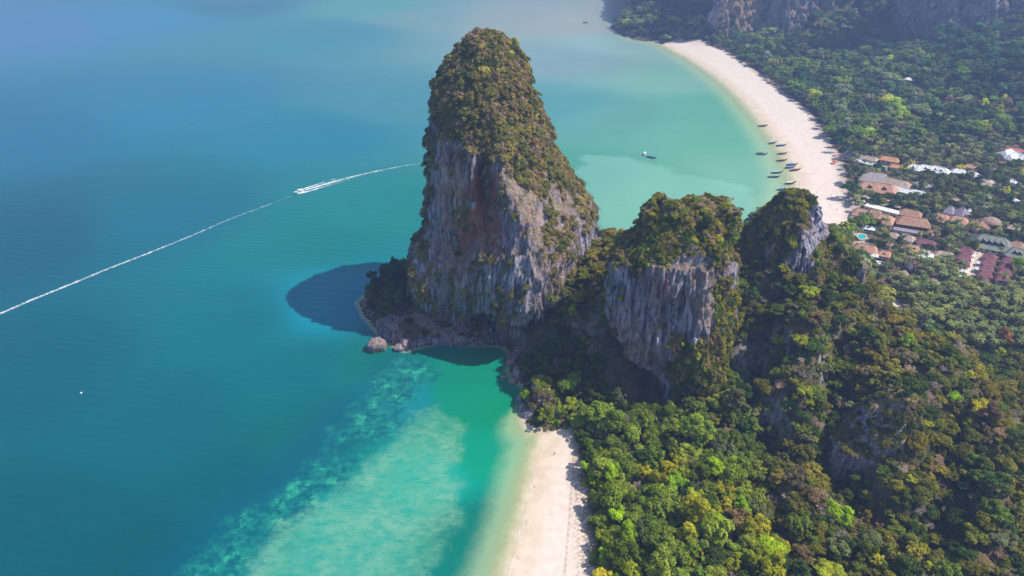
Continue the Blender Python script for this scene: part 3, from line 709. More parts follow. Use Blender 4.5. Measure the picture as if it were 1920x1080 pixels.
def crown_cards(seed, lobes, cards, flat=0.72, lr=(0.26, 0.44), cs=0.085, height=1.35, spread=0.66, tall=1.0, holes=0.12):
    r = np.random.default_rng(seed)
    d = r.normal(size=(lobes, 3)); d[:, 2] = np.abs(d[:, 2]) * 1.0 - 0.35; d /= np.linalg.norm(d, axis=1)[:, None]
    c = d * spread * r.uniform(0.45, 1.05, (lobes, 1)); c[:, 2] *= flat * tall
    c[0] = (0, 0, 0.25 * flat)
    rad = r.uniform(lr[0], lr[1], lobes); rad[0] = lr[1] * 1.1
    lobev = r.uniform(0.78, 1.18, lobes)
    w = rad ** 2 / (rad ** 2).sum(); k = r.choice(lobes, cards, p=w)
    q = r.normal(size=(cards, 3)); q[:, 2] = np.where(q[:, 2] < -0.3, -q[:, 2], q[:, 2]); q /= np.linalg.norm(q, axis=1)[:, None]
    P = c[k] + q * (rad[k] * r.uniform(0.72, 1.12, cards))[:, None] * np.array([1, 1, 0.82])
    # thin places in the crown
    hn = fbm(P[:, 0] * 4 + seed, P[:, 1] * 4, P[:, 2] * 4, 2, seed % 7)
    ok = hn > -0.32 + holes - 0.12
    P, q, k = P[ok], q[ok], k[ok]; n = len(P)
    Nn = q * 0.8 + r.normal(size=(n, 3)) * 0.42 + np.array([0, 0, 0.35]); Nn /= np.linalg.norm(Nn, axis=1)[:, None]
    P = P + np.array([0, 0, height])
    return P, Nn, cs * r.uniform(0.55, 1.35, n), lobev[k] * r.uniform(0.72, 1.28, n)
def trunk_solid(seed, height=1.25, r0=0.075, limbs=4):
    r = random.Random(seed); m = MB()
    bend = (r.uniform(-.1, .1), r.uniform(-.1, .1))
    m.tube([(0, 0, -0.25), (bend[0] * .3, bend[1] * .3, height * .35), (bend[0], bend[1], height * .8), (bend[0], bend[1], height * 1.12)], [r0 * 1.25, r0, r0 * .7, r0 * .3], 5)
    for i in range(limbs):
        a = i * 2 * math.pi / limbs + r.uniform(-.5, .5); b = r.uniform(.35, .6)
        z0 = height * r.uniform(.45, .8)
        m.tube([(bend[0] * .7, bend[1] * .7, z0), (math.cos(a) * b * .6, math.sin(a) * b * .6, z0 + .22), (math.cos(a) * b, math.sin(a) * b, z0 + .5)], [r0 * .5, r0 * .36, r0 * .12], 4)
    return m
def as_quads(m):
    V = np.array(m.V, float); F = []
    for f in m.F:
        if len(f) == 4: F.append(f)
        elif len(f) == 3: F.append((f[0], f[1], f[2], f[2]))
        else:
            for i in range(1, len(f) - 1, 2): F.append((f[0], f[i], f[i + 1], f[min(i + 2, len(f) - 1)]))
    return V, np.array([f for f in F if len(set(f)) == 4] or [(0, 1, 2, 3)])
class Kind: pass
def make_kind(name, specs, trunk=True):
    k = Kind(); k.name = name; k.crowns = []; k.trunks = []; k.joined = bpy.data.collections.new(name + '_variants')
    for i, sp in enumerate(specs):
        sp = dict(sp); th = sp.pop('trunk_h', 1.25); tr = sp.pop('trunk_r', 0.075); seed = sp['seed']
        P, Nn, sz, lv = crown_cards(**sp)
        k.crowns.append(card_mesh('crown', P, Nn, sz, lv, [M_LEAF], None, seed))
        ex = None
        if trunk:
            t = trunk_solid(seed, th, tr); k.trunks.append(t.mesh('trunk', M_BARK))
            ex = (*as_quads(t), 1)
        P, Nn, sz, lv = crown_cards(**{**sp, 'cards': int(sp['cards'] * 0.55), 'cs': sp.get('cs', .085) * 1.3})
        me = card_mesh(name, P, Nn, sz, lv, [M_LEAF, M_BARK], ex, seed)
        k.joined.objects.link(bpy.data.objects.new(name + '_variant', me))
    return k
TREE = make_kind('broadleaf_tree', [dict(seed=1, lobes=22, cards=2300, lr=(.16, .44)), dict(seed=2, lobes=34, cards=2500, flat=.85, lr=(.12, .34), spread=.8), dict(seed=3, lobes=14, cards=2000, lr=(.24, .5), flat=.65),
     dict(seed=4, lobes=40, cards=2500, lr=(.11, .28), spread=.86, holes=.2), dict(seed=5, lobes=20, cards=2200, flat=1.0, tall=1.25, height=1.55, lr=(.16, .4)), dict(seed=6, lobes=24, cards=2000, flat=.5, spread=.92, lr=(.13, .3), holes=.26),
     dict(seed=7, lobes=30, cards=2300, flat=1.1, tall=1.3, height=1.6, lr=(.13, .3), spread=.72, holes=.22), dict(seed=8, lobes=18, cards=1900, flat=.7, spread=1.0, lr=(.16, .34), holes=.24)])
TALL = make_kind('feathery_tree', [dict(seed=11, lobes=26, cards=2000, flat=1.0, tall=1.9, lr=(.16, .3), spread=.6, height=2.2, cs=.075, trunk_h=2.2, holes=.2), dict(seed=12, lobes=30, cards=2200, flat=1.0, tall=1.7, lr=(.15, .32), spread=.66, height=2.0, cs=.075, trunk_h=2.0, holes=.2)])
BUSH = make_kind('shrub', [dict(seed=s, lobes=12 + s % 5, cards=560, flat=.6, lr=(.16, .46), height=.38, cs=.13, spread=.85, holes=.2) for s in (21, 22, 23, 24, 25)], False)

def bare_crown(seed):
    r = random.Random(seed); V = []; F = []
    def twig(a, b, w):
        a, b = Vector(a), Vector(b); d = (b - a).normalized(); o = d.orthogonal().normalized() * w; o2 = d.cross(o)
        n = len(V); V.extend([a + o, a - o * .5 + o2 * .9, a - o * .5 - o2 * .9, b]); F.extend([(n, n + 1, n + 3, n + 3), (n + 1, n + 2, n + 3, n + 3), (n + 2, n, n + 3, n + 3)])
    def grow(p, d, L, w, lev):
        q = p + d * L; twig(p, q, w)
        if lev == 0: return
        for i in range(5 if lev > 1 else 8):
            dd = (d + Vector((r.gauss(0, .55), r.gauss(0, .55), r.gauss(.05, .4)))).normalized()
            grow(p + d * L * r.uniform(.35, 1.0), dd, L * r.uniform(.5, .75), w * .6, lev - 1)
    for i in range(7):
        a = i * .9 + r.random(); grow(Vector((0, 0, .75)), Vector((math.cos(a) * .8, math.sin(a) * .8, .75)).normalized(), .55, .034, 3)
    V = np.array([tuple(v) for v in V]); T = np.array([f[:3] for f in F])
    return V, T
BARE = Kind(); BARE.crowns = []; BARE.trunks = []
def twig_material():
    m, nt, out = new_mat('dry_twigs'); g = G(nt); g.bsdf(out, g.attr('tint', 'INSTANCER', 'Color'), 0.9, None, 0.1); return m
M_TWIG = twig_material()
for s in (31, 32, 33):
    V, T = bare_crown(s); BARE.crowns.append(np_mesh('crown', V, T, [M_TWIG], False)); BARE.trunks.append(trunk_solid(s, .8, .05, 3).mesh('trunk', M_BARK))

def frond_geo(L, droop, nl=11):
    """one palm leaf along +x: a bowed midrib with narrow leaflets on both sides"""
    V, F = [], []
    rib = []
    for i in range(nl + 1):
        t = i / nl; rib.append(Vector((L * t * (1 - .18 * t * droop), 0, L * (.34 * t - (.30 + .42 * droop) * t * t))))
    for i in range(nl):
        a, b = rib[i], rib[i + 1]; t = (i + .5) / nl
        w = L * .24 * math.sin(math.pi * min(.95, .12 + t * .86)) + .03
        for s in (-1, 1):
            n = len(V)
            V += [a, b, b + Vector((L * .11, s * w, -w * .45)), a + (b - a) * .2 + Vector((L * .08, s * w * .93, -w * .52))]
            F.append((n, n + 1, n + 2, n + 3))
    return V, F
def palm_parts(seed, n=15, H=8.5):
    r = random.Random(seed); lean = (r.uniform(-.8, .8), r.uniform(-.8, .8))
    top = Vector((lean[0], lean[1], H))
    tr = MB().tube([(0, 0, -1), (lean[0] * .2, lean[1] * .2, H * .4), (lean[0] * .6, lean[1] * .6, H * .75), top], [.24, .19, .16, .13], 6)
    tr.tube([top - Vector((0, 0, .3)), top + Vector((0, 0, .35))], [.28, .2], 6)
    fr = []
    for i in range(n):
        a = i * 2.4 + r.uniform(-.2, .2); up = 1 - (i / n) * 1.5
        V, F = frond_geo(r.uniform(2.7, 3.5), r.uniform(.5, 1.0) + (i / n) * .6)
        el = .5 * up; ca, sa = math.cos(a), math.sin(a); ce, se = math.cos(el), math.sin(el)
        W_ = []
        for v in V:
            x, y, z = v.x * ce - v.z * se, v.y, v.x * se + v.z * ce
            W_.append((x * ca - y * sa + top.x, x * sa + y * ca + top.y, z + top.z + .2))
        fr.append((W_, F))
    return tr, fr
PALM = Kind(); PALM.trunks = []; PALM.fronds = []; PALM.crowns = []; PALM.joined = bpy.data.collections.new('palm_tree_variants')
for s in (41, 42, 43, 44):
    tr, fr = palm_parts(s)
    PALM.trunks.append(tr.mesh('trunk', M_PALMTRUNK)); rr = random.Random(s)
    ms = []
    allV, allF, allA = [], [], []
    for V, F in fr:
        lv = rr.uniform(.75, 1.25)
        ms.append(np_mesh('frond', np.array(V), np.array(F), [M_LEAF], False, {'leafv': np.full(len(V), lv)}))
        allF += [tuple(i + len(allV) for i in f) for f in F]; allV += V; allA += [lv] * len(V)
    PALM.fronds.append(ms)
    PALM.crowns.append(np_mesh('crown', np.array(allV), np.array(allF), [M_LEAF], False, {'leafv': np.array(allA)}))
    tv, tf = as_quads(tr)
    me = np_mesh('palm_tree', np.concatenate([np.array(allV), tv]), np.concatenate([np.array(allF), tf + len(allV)]), [M_LEAF, M_PALMTRUNK], False,
                 {'leafv': np.concatenate([np.array(allA), np.ones(len(tv))])}, np.concatenate([np.zeros(len(allF), int), np.ones(len(tf), int)]))
    PALM.joined.objects.link(bpy.data.objects.new('palm_variant', me))

# ------------------------------------------------------------------ planting masses (what is past the 300 largest of a kind)
def scatter_group(name, coll):
    ng = bpy.data.node_groups.new(name, 'GeometryNodeTree')
    ng.interface.new_socket('Geometry', in_out='INPUT', socket_type='NodeSocketGeometry')
    ng.interface.new_socket('Geometry', in_out='OUTPUT', socket_type='NodeSocketGeometry')
    N = ng.nodes; L = ng.links
    gi, go = N.new('NodeGroupInput'), N.new('NodeGroupOutput')
    ci = N.new('GeometryNodeCollectionInfo'); ci.inputs['Collection'].default_value = coll
    ci.inputs['Separate Children'].default_value = True; ci.inputs['Reset Children'].default_value = True
    ip = N.new('GeometryNodeInstanceOnPoints'); ip.inputs['Pick Instance'].default_value = True
    def na(nm, t):
        a = N.new('GeometryNodeInputNamedAttribute'); a.data_type = t; a.inputs['Name'].default_value = nm; return a.outputs[0]
    L.new(gi.outputs[0], ip.inputs['Points']); L.new(ci.outputs[0], ip.inputs['Instance'])
    L.new(na('pid', 'INT'), ip.inputs['Instance Index']); L.new(na('rot', 'FLOAT_VECTOR'), ip.inputs['Rotation']); L.new(na('scl', 'FLOAT_VECTOR'), ip.inputs['Scale'])
    L.new(ip.outputs[0], go.inputs[0])
    return ng
def plant_mass(name, coll, pts, label):
    """pts: list of dicts P, rot, scl(3), tint, pid"""
    n = len(pts)
    me = bpy.data.meshes.new(name); me.vertices.add(n)
    me.vertices.foreach_set('co', np.array([p['P'] for p in pts], np.float32).ravel())
    def at(nm, t, key, arr): a = me.attributes.new(nm, t, 'POINT'); a.data.foreach_set(key, arr.ravel())
    at('rot', 'FLOAT_VECTOR', 'vector', np.array([p['rot'] for p in pts], np.float32))
    at('scl', 'FLOAT_VECTOR', 'vector', np.array([p['scl'] for p in pts], np.float32))
    at('pid', 'INT', 'value', np.array([p['pid'] for p in pts], np.int32))
    at('tint', 'FLOAT_COLOR', 'color', np.array([(*p['tint'], 1) for p in pts], np.float32))
    o = obj(name, me); md = o.modifiers.new('plants', 'NODES'); md.node_group = scatter_group(name, coll)
    return tag(o, label, None, None, 'stuff')
# ------------------------------------------------------------------ where things grow
from mathutils.bvhtree import BVHTree
_gm = (GV[GF, 2].mean(1) > -3) & (fy < 1700) & (fx < 1300)
BV_T = BVHTree.FromPolygons([tuple(v) for v in np.concatenate(BVV).tolist()], np.concatenate(BVF).tolist())
BV_G = BVHTree.FromPolygons([tuple(v) for v in GV.tolist()], GF[_gm].tolist())
CAMV = Vector((0, 0, CAM_H))
def hit(px, py):
    """what the place shows at this spot: the nearer of tower and ground"""
    d = Vector(ray(px, py)).normalized(); best = None
    for b in (BV_T, BV_G):
        h = b.ray_cast(CAMV, d)
        if h[0] is not None and (best is None or h[3] < best[1]): best = (h[0], h[3])
    return np.array(best[0]) if best else W(px, py, 3)
def hidden(P):
    P = Vector(P); d = P - CAMV; L = d.length; d.normalize()
    for b, e in ((BV_T, 2.0), (BV_G, 4.0)):
        h = b.ray_cast(CAMV, d, L - e)
        if h[0] is not None: return True
    return False
def on_tower(x, y, z):
    h = BV_T.ray_cast(Vector((x, y, 400)), Vector((0, 0, -1)))
    return h[0] is not None and h[0].z > z - 0.5

PAL = {'lime': ('bright lime green', (0.145, 0.222, 0.010)), 'yellow': ('yellow green', (0.165, 0.178, 0.014)), 'fresh': ('fresh green', (0.110, 0.150, 0.020)),
       'mid': ('mid green', (0.070, 0.104, 0.016)), 'deep': ('dark green', (0.034, 0.060, 0.014)), 'olive': ('olive green', (0.088, 0.094, 0.016)),
       'golden': ('golden olive', (0.132, 0.122, 0.018)), 'brown': ('brownish', (0.125, 0.100, 0.052)), 'grey': ('grey green', (0.090, 0.108, 0.050)),
       'teal': ('bluish green', (0.034, 0.072, 0.028)), 'flower': ('bright yellow flowering', (0.46, 0.36, 0.012)), 'bare': ('bare grey', (0.20, 0.165, 0.155)),
       'barebrown': ('bare brown', (0.155, 0.115, 0.085)), 'rust': ('rusty orange', (0.20, 0.10, 0.035))}
ZONES = {  # crown radius range, colours with weights
 'grove': ((4.0, 6.6), dict(fresh=.30, mid=.26, deep=.08, yellow=.14, lime=.10, olive=.04, grey=.08)),
 'foot': ((2.0, 3.6), dict(mid=.35, deep=.25, olive=.15, grey=.15, brown=.10)),
 'hill': ((1.9, 5.2), dict(olive=.34, deep=.26, golden=.13, mid=.12, brown=.05, yellow=.06, grey=.04)),
 'resort': ((2.8, 5.0), dict(mid=.3, deep=.15, grey=.25, olive=.2, teal=.1)),
 'valley': ((5.8, 11.0), dict(deep=.24, mid=.24, teal=.14, grey=.14, olive=.09, fresh=.09, yellow=.03, brown=.03)),
 'flank': ((6.5, 11.5), dict(deep=.42, teal=.38, mid=.14, grey=.06)),
 'skirt': ((2.2, 4.0), dict(deep=.35, mid=.25, olive=.25, brown=.15)),
}
RESORT_PX = [(1578, 270), (1925, 262), (1990, 300), (1990, 660), (1840, 665), (1745, 650), (1690, 622), (1640, 590), (1590, 440), (1560, 400)]
RESORT = np.array(P2(RESORT_PX, 4.0))
def zone_of(x, y, z):
    if y > 700 and (z > 24): return 'flank'
    if y > 395 and x > 150:
        return 'resort' if inside(np.array([[x, y]]), RESORT)[0] else 'valley'
    if inside(np.array([[x, y]]), RESORT)[0]: return 'resort'
    if y > 325 and x < -12: return 'skirt'
    if x > 105 + 0.15 * (y - 200) or z > 20: return 'hill'
    if y > 316 and x < 105 or y > 291 and 34 < x < 105: return 'foot'
    return 'grove'
HUE = ['teal', 'deep', 'grey', 'mid', 'fresh', 'lime', 'yellow', 'olive', 'golden', 'brown']
def pick(d, r, P=None, s=22.0):
    """neighbours tend to be alike"""
    k = sorted(d, key=HUE.index); w = np.cumsum([d[a] for a in k]); w = w / w[-1]
    if P is None: u = r.random()
    else:
        u = 0.5 + 0.75 * perlin(np.array([P[0] / s]), np.array([P[1] / s]), np.array([P[2] / s if len(P) > 2 else .3]), 47)[0] + r.normal() * .20
        u = u % 2.0; u = 2 - u if u > 1 else u
    return k[min(int(np.searchsorted(w, u)), len(k) - 1)]

CLEAR = []   # (x, y, radius) kept free of trees: buildings, pools, yards
plants = {'tree': [], 'tall': [], 'bare': [], 'palm': [], 'shrub': []}
def add(kind, P, r, colour, zone, hz=1.0, note=None, tint=None, rs=None, pid=None, nrm=None):
    rs = rs or rng
    t = np.array(tint or PAL[colour][1]) * (1.8 if zone not in ('valley', 'flank', 'resort') else 3.3 if zone != 'resort' else 2.3); t = t * (np.array((1.62, 1.45, 1.6)) if zone == 'dome' else np.array((1.48, 1.38, 1.2)) if zone in ('hill', 'middle', 'pointed', 'grove') else 1.0); t = t * rs.uniform(*((0.62, 1.4) if zone in ('valley', 'flank') else (.76, 1.26))) * np.array([rs.uniform(.88, 1.12), 1, rs.uniform(.85, 1.15)])  # zone gains put the dome's sunlit gold and far haze into the tint
    nvar = {'tree': 8, 'tall': 2, 'bare': 3, 'palm': 4, 'shrub': 5}[kind]
    if zone == 'dome' and colour != 'bare': t = .70 * t + .30 * t.mean() * np.array((1.45, 1.2, .62))
    rot = (rs.normal() * .05, rs.normal() * .05, rs.uniform(0, 6.28))
    if nrm is not None:
        v = Vector((nrm[0] * .8, nrm[1] * .8, max(nrm[2], 0) * .8 + .45)).normalized(); q = Vector((0, 0, 1)).rotation_difference(v)
        from mathutils import Quaternion
        rot = tuple((q @ Quaternion((0, 0, 1), rot[2])).to_euler())
    plants[kind].append(dict(P=np.array(P, float), rot=rot, scl=(r * rs.uniform(.84, 1.16), r * rs.uniform(.84, 1.16), r * hz), tint=tuple(np.clip(t, 0, .9)),
                             pid=int(rs.integers(nvar)) if pid is None else pid, colour=colour, zone=zone, note=note, r=r))
class Grid:
    def __init__(s, c): s.c, s.d = c, {}
    def free(s, x, y, r, z=0.0, k=0.62):
        c = s.c; i, j = int(x // c), int(y // c); m = 2
        for a in range(i - m, i + m + 1):
            for b in range(j - m, j + m + 1):
                for (qx, qy, qz, qr) in s.d.get((a, b), ()):
                    if (qx - x) ** 2 + (qy - y) ** 2 + (qz - z) ** 2 < (k * (r + qr)) ** 2: return False
        s.d.setdefault((i, j), []).append((x, y, z, r)); return True

def plant_ground():
    gr = Grid(6.0)
    # trees one can point at
    for kind, px, py, r, colour, note in NOTABLE:
        p = hit(px, py); gr.free(p[0], p[1], r)
        add(kind, p, r, colour, zone_of(*p), rng.uniform(.85, 1.1), note)
    rr = np.random.default_rng(5)
    cand = []
    # near land
    n = 38000; cand.append(np.stack([rr.uniform(-112, 440, n), rr.uniform(140, 560, n)], 1))
    n = 34000; q = rr.uniform(0, 1, n); y = 470 + (1560 - 470) * q ** 1.25; cand.append(np.stack([rr.uniform(0.10, 0.98, n) * (y + 40) , y], 1))
    C = np.concatenate(cand)
    z, sd, ns, fs = ground(C[:, 0], C[:, 1], True)
    px, py, d = proj(np.stack([C[:, 0], C[:, 1], z + 5], 1))
    ok = (sd > 3.0) & (ns < -3.0) & (fs < -2.0) & (px > 560) & (px < 2560) & (py > -70) & (py < 1330)
    for (x, y), zz, a, b, ss, nn, ff in zip(C[ok], z[ok], px[ok], py[ok], sd[ok], ns[ok], fs[ok]):
        zo = zone_of(x, y, zz)
        if sum(1 for (cx, cy, cr) in CLEAR if (x - cx) ** 2 + (y - cy) ** 2 < cr * cr): continue
        if zo == 'skirt' and b > 590 and rr.random() < .8: continue
        lo, hi = ZONES[zo][0]; r = lo + (hi - lo) * (rr.random() ** (2.0 if zo == 'hill' else 1.5)) * 1.15
        kind = 'tree'; k = {'hill': .50, 'grove': .47, 'foot': .5, 'valley': .52, 'flank': .52}.get(zo, .5)
        patch = perlin(np.array([x / 30.]), np.array([y / 30.]), np.array([0.5]), 41)[0]
        w = dict(ZONES[zo][1])
        if zo == 'grove':
            if x > 62 - (y - 190) * .25 and patch > -0.1: w.update(yellow=.28, lime=.16, brown=.06)
            if b < 860: w.update(lime=.02, yellow=.05)
            if y > 282 and x < 32: w.update(yellow=.5, lime=.2)
        if zo == 'hill' and patch > 0.15: w.update(golden=.32, brown=.10)
        if zo == 'hill' and patch < -0.25: w.update(deep=.5, mid=.3)
        col = pick(w, rr, (x, y), 20 if zo in ('hill', 'grove') else 40)
        if zo == 'hill' and rr.random() < .12: kind, r, col = 'bare', rr.uniform(2.2, 3.6), 'bare' if rr.random() < .6 else 'barebrown'
        elif zo == 'grove' and rr.random() < .035: kind, r, col = 'bare', rr.uniform(3, 4.2), 'bare'
        elif zo == 'foot' and rr.random() < .05: kind, col = 'bare', 'barebrown'
        elif zo == 'resort':
            pm = .50 + .6 * patch + (.35 if y < 470 else 0)
            if rr.random() < pm: kind, r, col = 'palm', rr.uniform(.85, 1.25), ('olive' if rr.random() < .6 else 'mid'); k = .55
        elif zo == 'valley' and ff > -16 and rr.random() < .75: kind, r = 'tall', rr.uniform(4.2, 6.0); k = .45
        elif zo == 'valley' and rr.random() < .16: kind = 'tall'; r *= .62
        if nn > -9: r *= .7
        dist = r if kind != 'palm' else 3.1
        if zo == 'resort' and rr.random() < (.38 if y > 450 else .18): continue
        if not gr.free(x, y, dist, 0, k): continue
        if on_tower(x, y, zz): continue
        if kind == 'palm': add('palm', (x, y, zz), r, col, zo, rr.uniform(.85, 1.2), rs=rr, tint=tuple(np.array((.125, .138, .042) if col == 'olive' else (.085, .112, .038)) * rr.uniform(.75, 1.3)))
        else: add(kind, (x, y, zz - .3), r, col, zo, rr.uniform(.75, 1.25) * (.85 if zo in ('hill', 'skirt') else .8 if zo in ('valley', 'flank') else 1.0), rs=rr)
    # undergrowth along the forest edge and between hill trees
    rr = np.random.default_rng(8); gs = Grid(2.5)
    n = 16000; C = np.stack([rr.uniform(-112, 330, n), rr.uniform(145, 430, n)], 1)
    z, sd, ns, fs = ground(C[:, 0], C[:, 1], True); px, py, d = proj(np.stack([C[:, 0], C[:, 1], z], 1))
    ok = (sd > 1.5) & (ns < -1.0) & (px > 660) & (px < 2200) & (py < 1250)
    for (x, y), zz, nn in zip(C[ok], z[ok], ns[ok]):
        zo = zone_of(x, y, zz); r = rr.uniform(1.0, 2.3)
        if zo == 'skirt' and y < 383 and rr.random() < .75: continue
        if sum(1 for (cx, cy, cr) in CLEAR if (x - cx) ** 2 + (y - cy) ** 2 < cr * cr): continue
        if nn > -9 and rr.random() < .55: continue
        if not gs.free(x, y, r, 0, .7) or on_tower(x, y, zz): continue
        add('shrub', (x, y, zz - .2), r, pick(ZONES[zo][1], rr, (x, y), 20), zo, rr.uniform(.8, 1.2), rs=rr)
def plant_tower(tname, n, zone, rlo, rhi, colours, seed, minz=4.0, thr=.5, k=.46):
    """a tangle of low scrub, then larger bushes standing in it"""
    P, N, veg, ar, o = TOW[tname]; rr = np.random.default_rng(seed); px, py, d = proj(P)
    vis = (N * (P - np.array([0, 0, CAM_H]))).sum(1) < 0
    for layer in (0, 1):
        g = Grid(3.2); th = thr if layer == 0 else thr + .05
        w = np.where((veg > th) & (P[:, 2] > minz), ar * (veg - th + .15), 0) * np.where(vis, 1.0, .45)
        for i in rr.choice(len(P), n if layer == 0 else n // 3, p=w / w.sum()):
            p = P[i]; u = rr.random()
            if zone == 'dome' and px[i] > 985 and py[i] > 300 and rr.random() < .62: continue
            r = rlo + (rhi - rlo) * (.45 * u if layer == 0 else .35 + .9 * u * u)
            if not g.free(p[0], p[1], r, p[2], k if layer == 0 else .8): continue
            pn = perlin(np.array([p[0] / 11]), np.array([p[1] / 11]), np.array([p[2] / 11]), 55)[0]
            c = dict(colours)
            if pn > .08: c['brown'] = c.get('brown', .1) * (4.5 if layer == 0 else 2); c['golden'] = c.get('golden', .1) * 1.6
            elif pn < -.15: c['deep'] = c.get('deep', .1) * 2.0; c['mid'] = c.get('mid', .1) * 1.6
            q = p + N[i] * r * .06 - np.array([0, 0, .22 * r])
            if rr.random() < .07: add('bare', q, r * .9, 'bare' if rr.random() < .5 else 'barebrown', zone, .8, rs=rr)
            else: add('shrub', q, r, pick(c, rr, p, 8.0), zone, rr.uniform(.6, 1.0) if layer == 0 else rr.uniform(.75, 1.2), rs=rr, nrm=N[i])
# ------------------------------------------------------------------ resort roofs (built before planting so that trees keep clear of them)
def roof_material(name, col, ribs=1.6):
    m, nt, out = new_mat(name); g = G(nt); p = g.opos()
    n = g.noise(p, 0.5, 6, 0.6); n2 = g.noise(p, 2.5, 4, 0.6)
    c = g.mix(g.ramp(n, 0.3, 0.7), tuple(x * .78 for x in col), tuple(min(x * 1.2, .9) for x in col))
    c = g.mix(g.math('MULTIPLY', g.ramp(n2, 0.55, 0.7), 0.35), c, (0.12, 0.10, 0.09))
    w = g.n('ShaderNodeTexWave'); g.set(w.inputs['Vector'], p); w.inputs['Scale'].default_value = ribs
    g.bsdf(out, c, 0.75, g.bump(w.outputs['Fac'], 0.35, 0.1), 0.25); return m
RM = {'salmon': roof_material('salmon_tiles', (0.50, 0.27, 0.19)), 'brown': roof_material('brown_tiles', (0.40, 0.23, 0.15)), 'grey': roof_material('grey_shingles', (0.34, 0.30, 0.31)),
      'tan': roof_material('tan_shingles', (0.44, 0.33, 0.26)), 'white': roof_material('white_sheet_roof', (0.74, 0.73, 0.75)), 'maroon': roof_material('maroon_tiles', (0.235, 0.085, 0.115)),
      'green': roof_material('grey_green_tiles', (0.22, 0.25, 0.21)), 'orange': roof_material('orange_tiles', (0.56, 0.27, 0.13)), 'red': roof_material('red_tiles', (0.52, 0.13, 0.10)),
      'violet': roof_material('violet_slate', (0.34, 0.30, 0.38)), 'pink': roof_material('pink_canvas', (0.66, 0.30, 0.34)), 'thatch': roof_material('thatch', (0.36, 0.25, 0.19), 5), 'dark': roof_material('dark_slate', (0.10, 0.09, 0.13))}
M_WALLW = plain('white_render', (0.72, 0.68, 0.63), 0.8, 0.1); M_WALLB = plain('timber_wall', (0.24, 0.15, 0.10), 0.8, 0.2); M_GLASS = plain('dark_window', (0.03, 0.04, 0.06), 0.25, 0.1, 1.0, 0.5)
M_TRIM = plain('pale_trim', (0.62, 0.52, 0.44), 0.8, 0.1)
M_RIDGE = plain('ridge_tiles', (0.36, 0.26, 0.21), 0.8, 0.15)
def clear_for(a, b, w):
    n = max(1, int(math.hypot(*(b - a)[:2]) / 4))
    for i in range(n + 1):
        c = a + (b - a) * i / n
        CLEAR.append((c[0], c[1] - 2.0, w * .5 + 3.4))
        CLEAR.append((c[0], c[1] - w * .5 - 5.0, 5.0))
def hall(p0, p1, w, col, label, cat='building', name='resort_hall', wall_h=3.2, roof_h=None, hip=.55, wall=None, dormers=0, windows=0, group=None, flat=False):
    z = 4.0 if p0[1] > 130 else 8.0
    a, b = W(*p0, z + 6), W(*p1, z + 6); c = (a + b) / 2; L = math.hypot(*(b - a)[:2]) + w * (hip if not flat else 0)
    rz = math.atan2(b[1] - a[1], b[0] - a[0]); clear_for(a, b, w)
    gzz = float(ground(c[0], c[1])[0])
    root = empty(name, (c[0], c[1], max(gzz, 2.5)), rz); tag(root, label, cat, group)
    wm = wall or M_WALLW; rm = RM[col]; rh = roof_h or w * .34; o = 0.7
    MB().box(0, 0, wall_h / 2 - 1.0, L - 1.0, w - 1.0, wall_h + 2.0).build('wall', wm, root)
    if flat:
        MB().box(0, 0, wall_h + .14, L, w, .3).build('roof', rm, root)
        e = MB(); e.box(0, w / 2, wall_h + .36, L, .25, .2); e.build('parapet', M_TRIM, root)
        e = MB(); e.box(0, -w / 2, wall_h + .36, L, .25, .2); e.build('parapet', M_TRIM, root)
    else:
        x, y, r = L / 2 + o, w / 2 + o, max(L / 2 - w * hip * .5, .2); h0, h1 = wall_h - .15, wall_h + rh
        m = MB(); m.add([(-x, -y, h0), (x, -y, h0), (x, y, h0), (-x, y, h0), (-x, -y, h0 + .25), (x, -y, h0 + .25), (x, y, h0 + .25), (-x, y, h0 + .25), (-r, 0, h1), (r, 0, h1)],
              [(3, 2, 1, 0), (0, 1, 5, 4), (1, 2, 6, 5), (2, 3, 7, 6), (3, 0, 4, 7), (4, 5, 9, 8), (6, 7, 8, 9), (5, 6, 9), (7, 4, 8)])
        ro = m.build('roof', rm, root)
        MB().box(0, 0, h1 + .05, 2 * r + .4, .5, .22).build('ridge_cap', M_RIDGE if col != 'white' else RM['white'], ro)
        for i in range(dormers):
            dx = (i + .5) / dormers * 2 * r - r; dw = w * .16; yb = -y * .62; zb = h0 + .25 + (y * .38) / y * rh
            dm = MB().add([(dx - dw, yb, zb - .1), (dx + dw, yb, zb - .1), (dx, yb, zb + dw * .95), (dx, -y * .1, zb + dw * .95), (dx - dw, yb + y * .34, zb + .9), (dx + dw, yb + y * .34, zb + .9)],
                          [(0, 2, 3, 4), (1, 5, 3, 2)]).build('dormer', rm, ro)
            tri = MB().add([(dx - dw * .85, yb + .06, zb), (dx + dw * .85, yb + .06, zb), (dx, yb + .06, zb + dw * .8), (dx - dw * .85, yb + .5, zb), (dx + dw * .85, yb + .5, zb), (dx, yb + .5, zb + dw * .8)],
                           [(0, 1, 2), (5, 4, 3), (0, 3, 4, 1), (1, 4, 5, 2), (2, 5, 3, 0)]).build('gable_vent', M_GLASS, ro)
    for i in range(windows):
        wx = ((i + .5) / windows - .5) * (L - 2.4)
        wo = MB().box(wx, -(w - 1.0) / 2 - .03, wall_h * .52, (L - 3) / windows * .55, .12, 1.3).build('window', M_GLASS, root)
        MB().box(wx, -(w - 1.0) / 2 - .08, wall_h * .52 - .72, (L - 3) / windows * .62, .22, .12).build('sill', M_TRIM, wo)
    return root
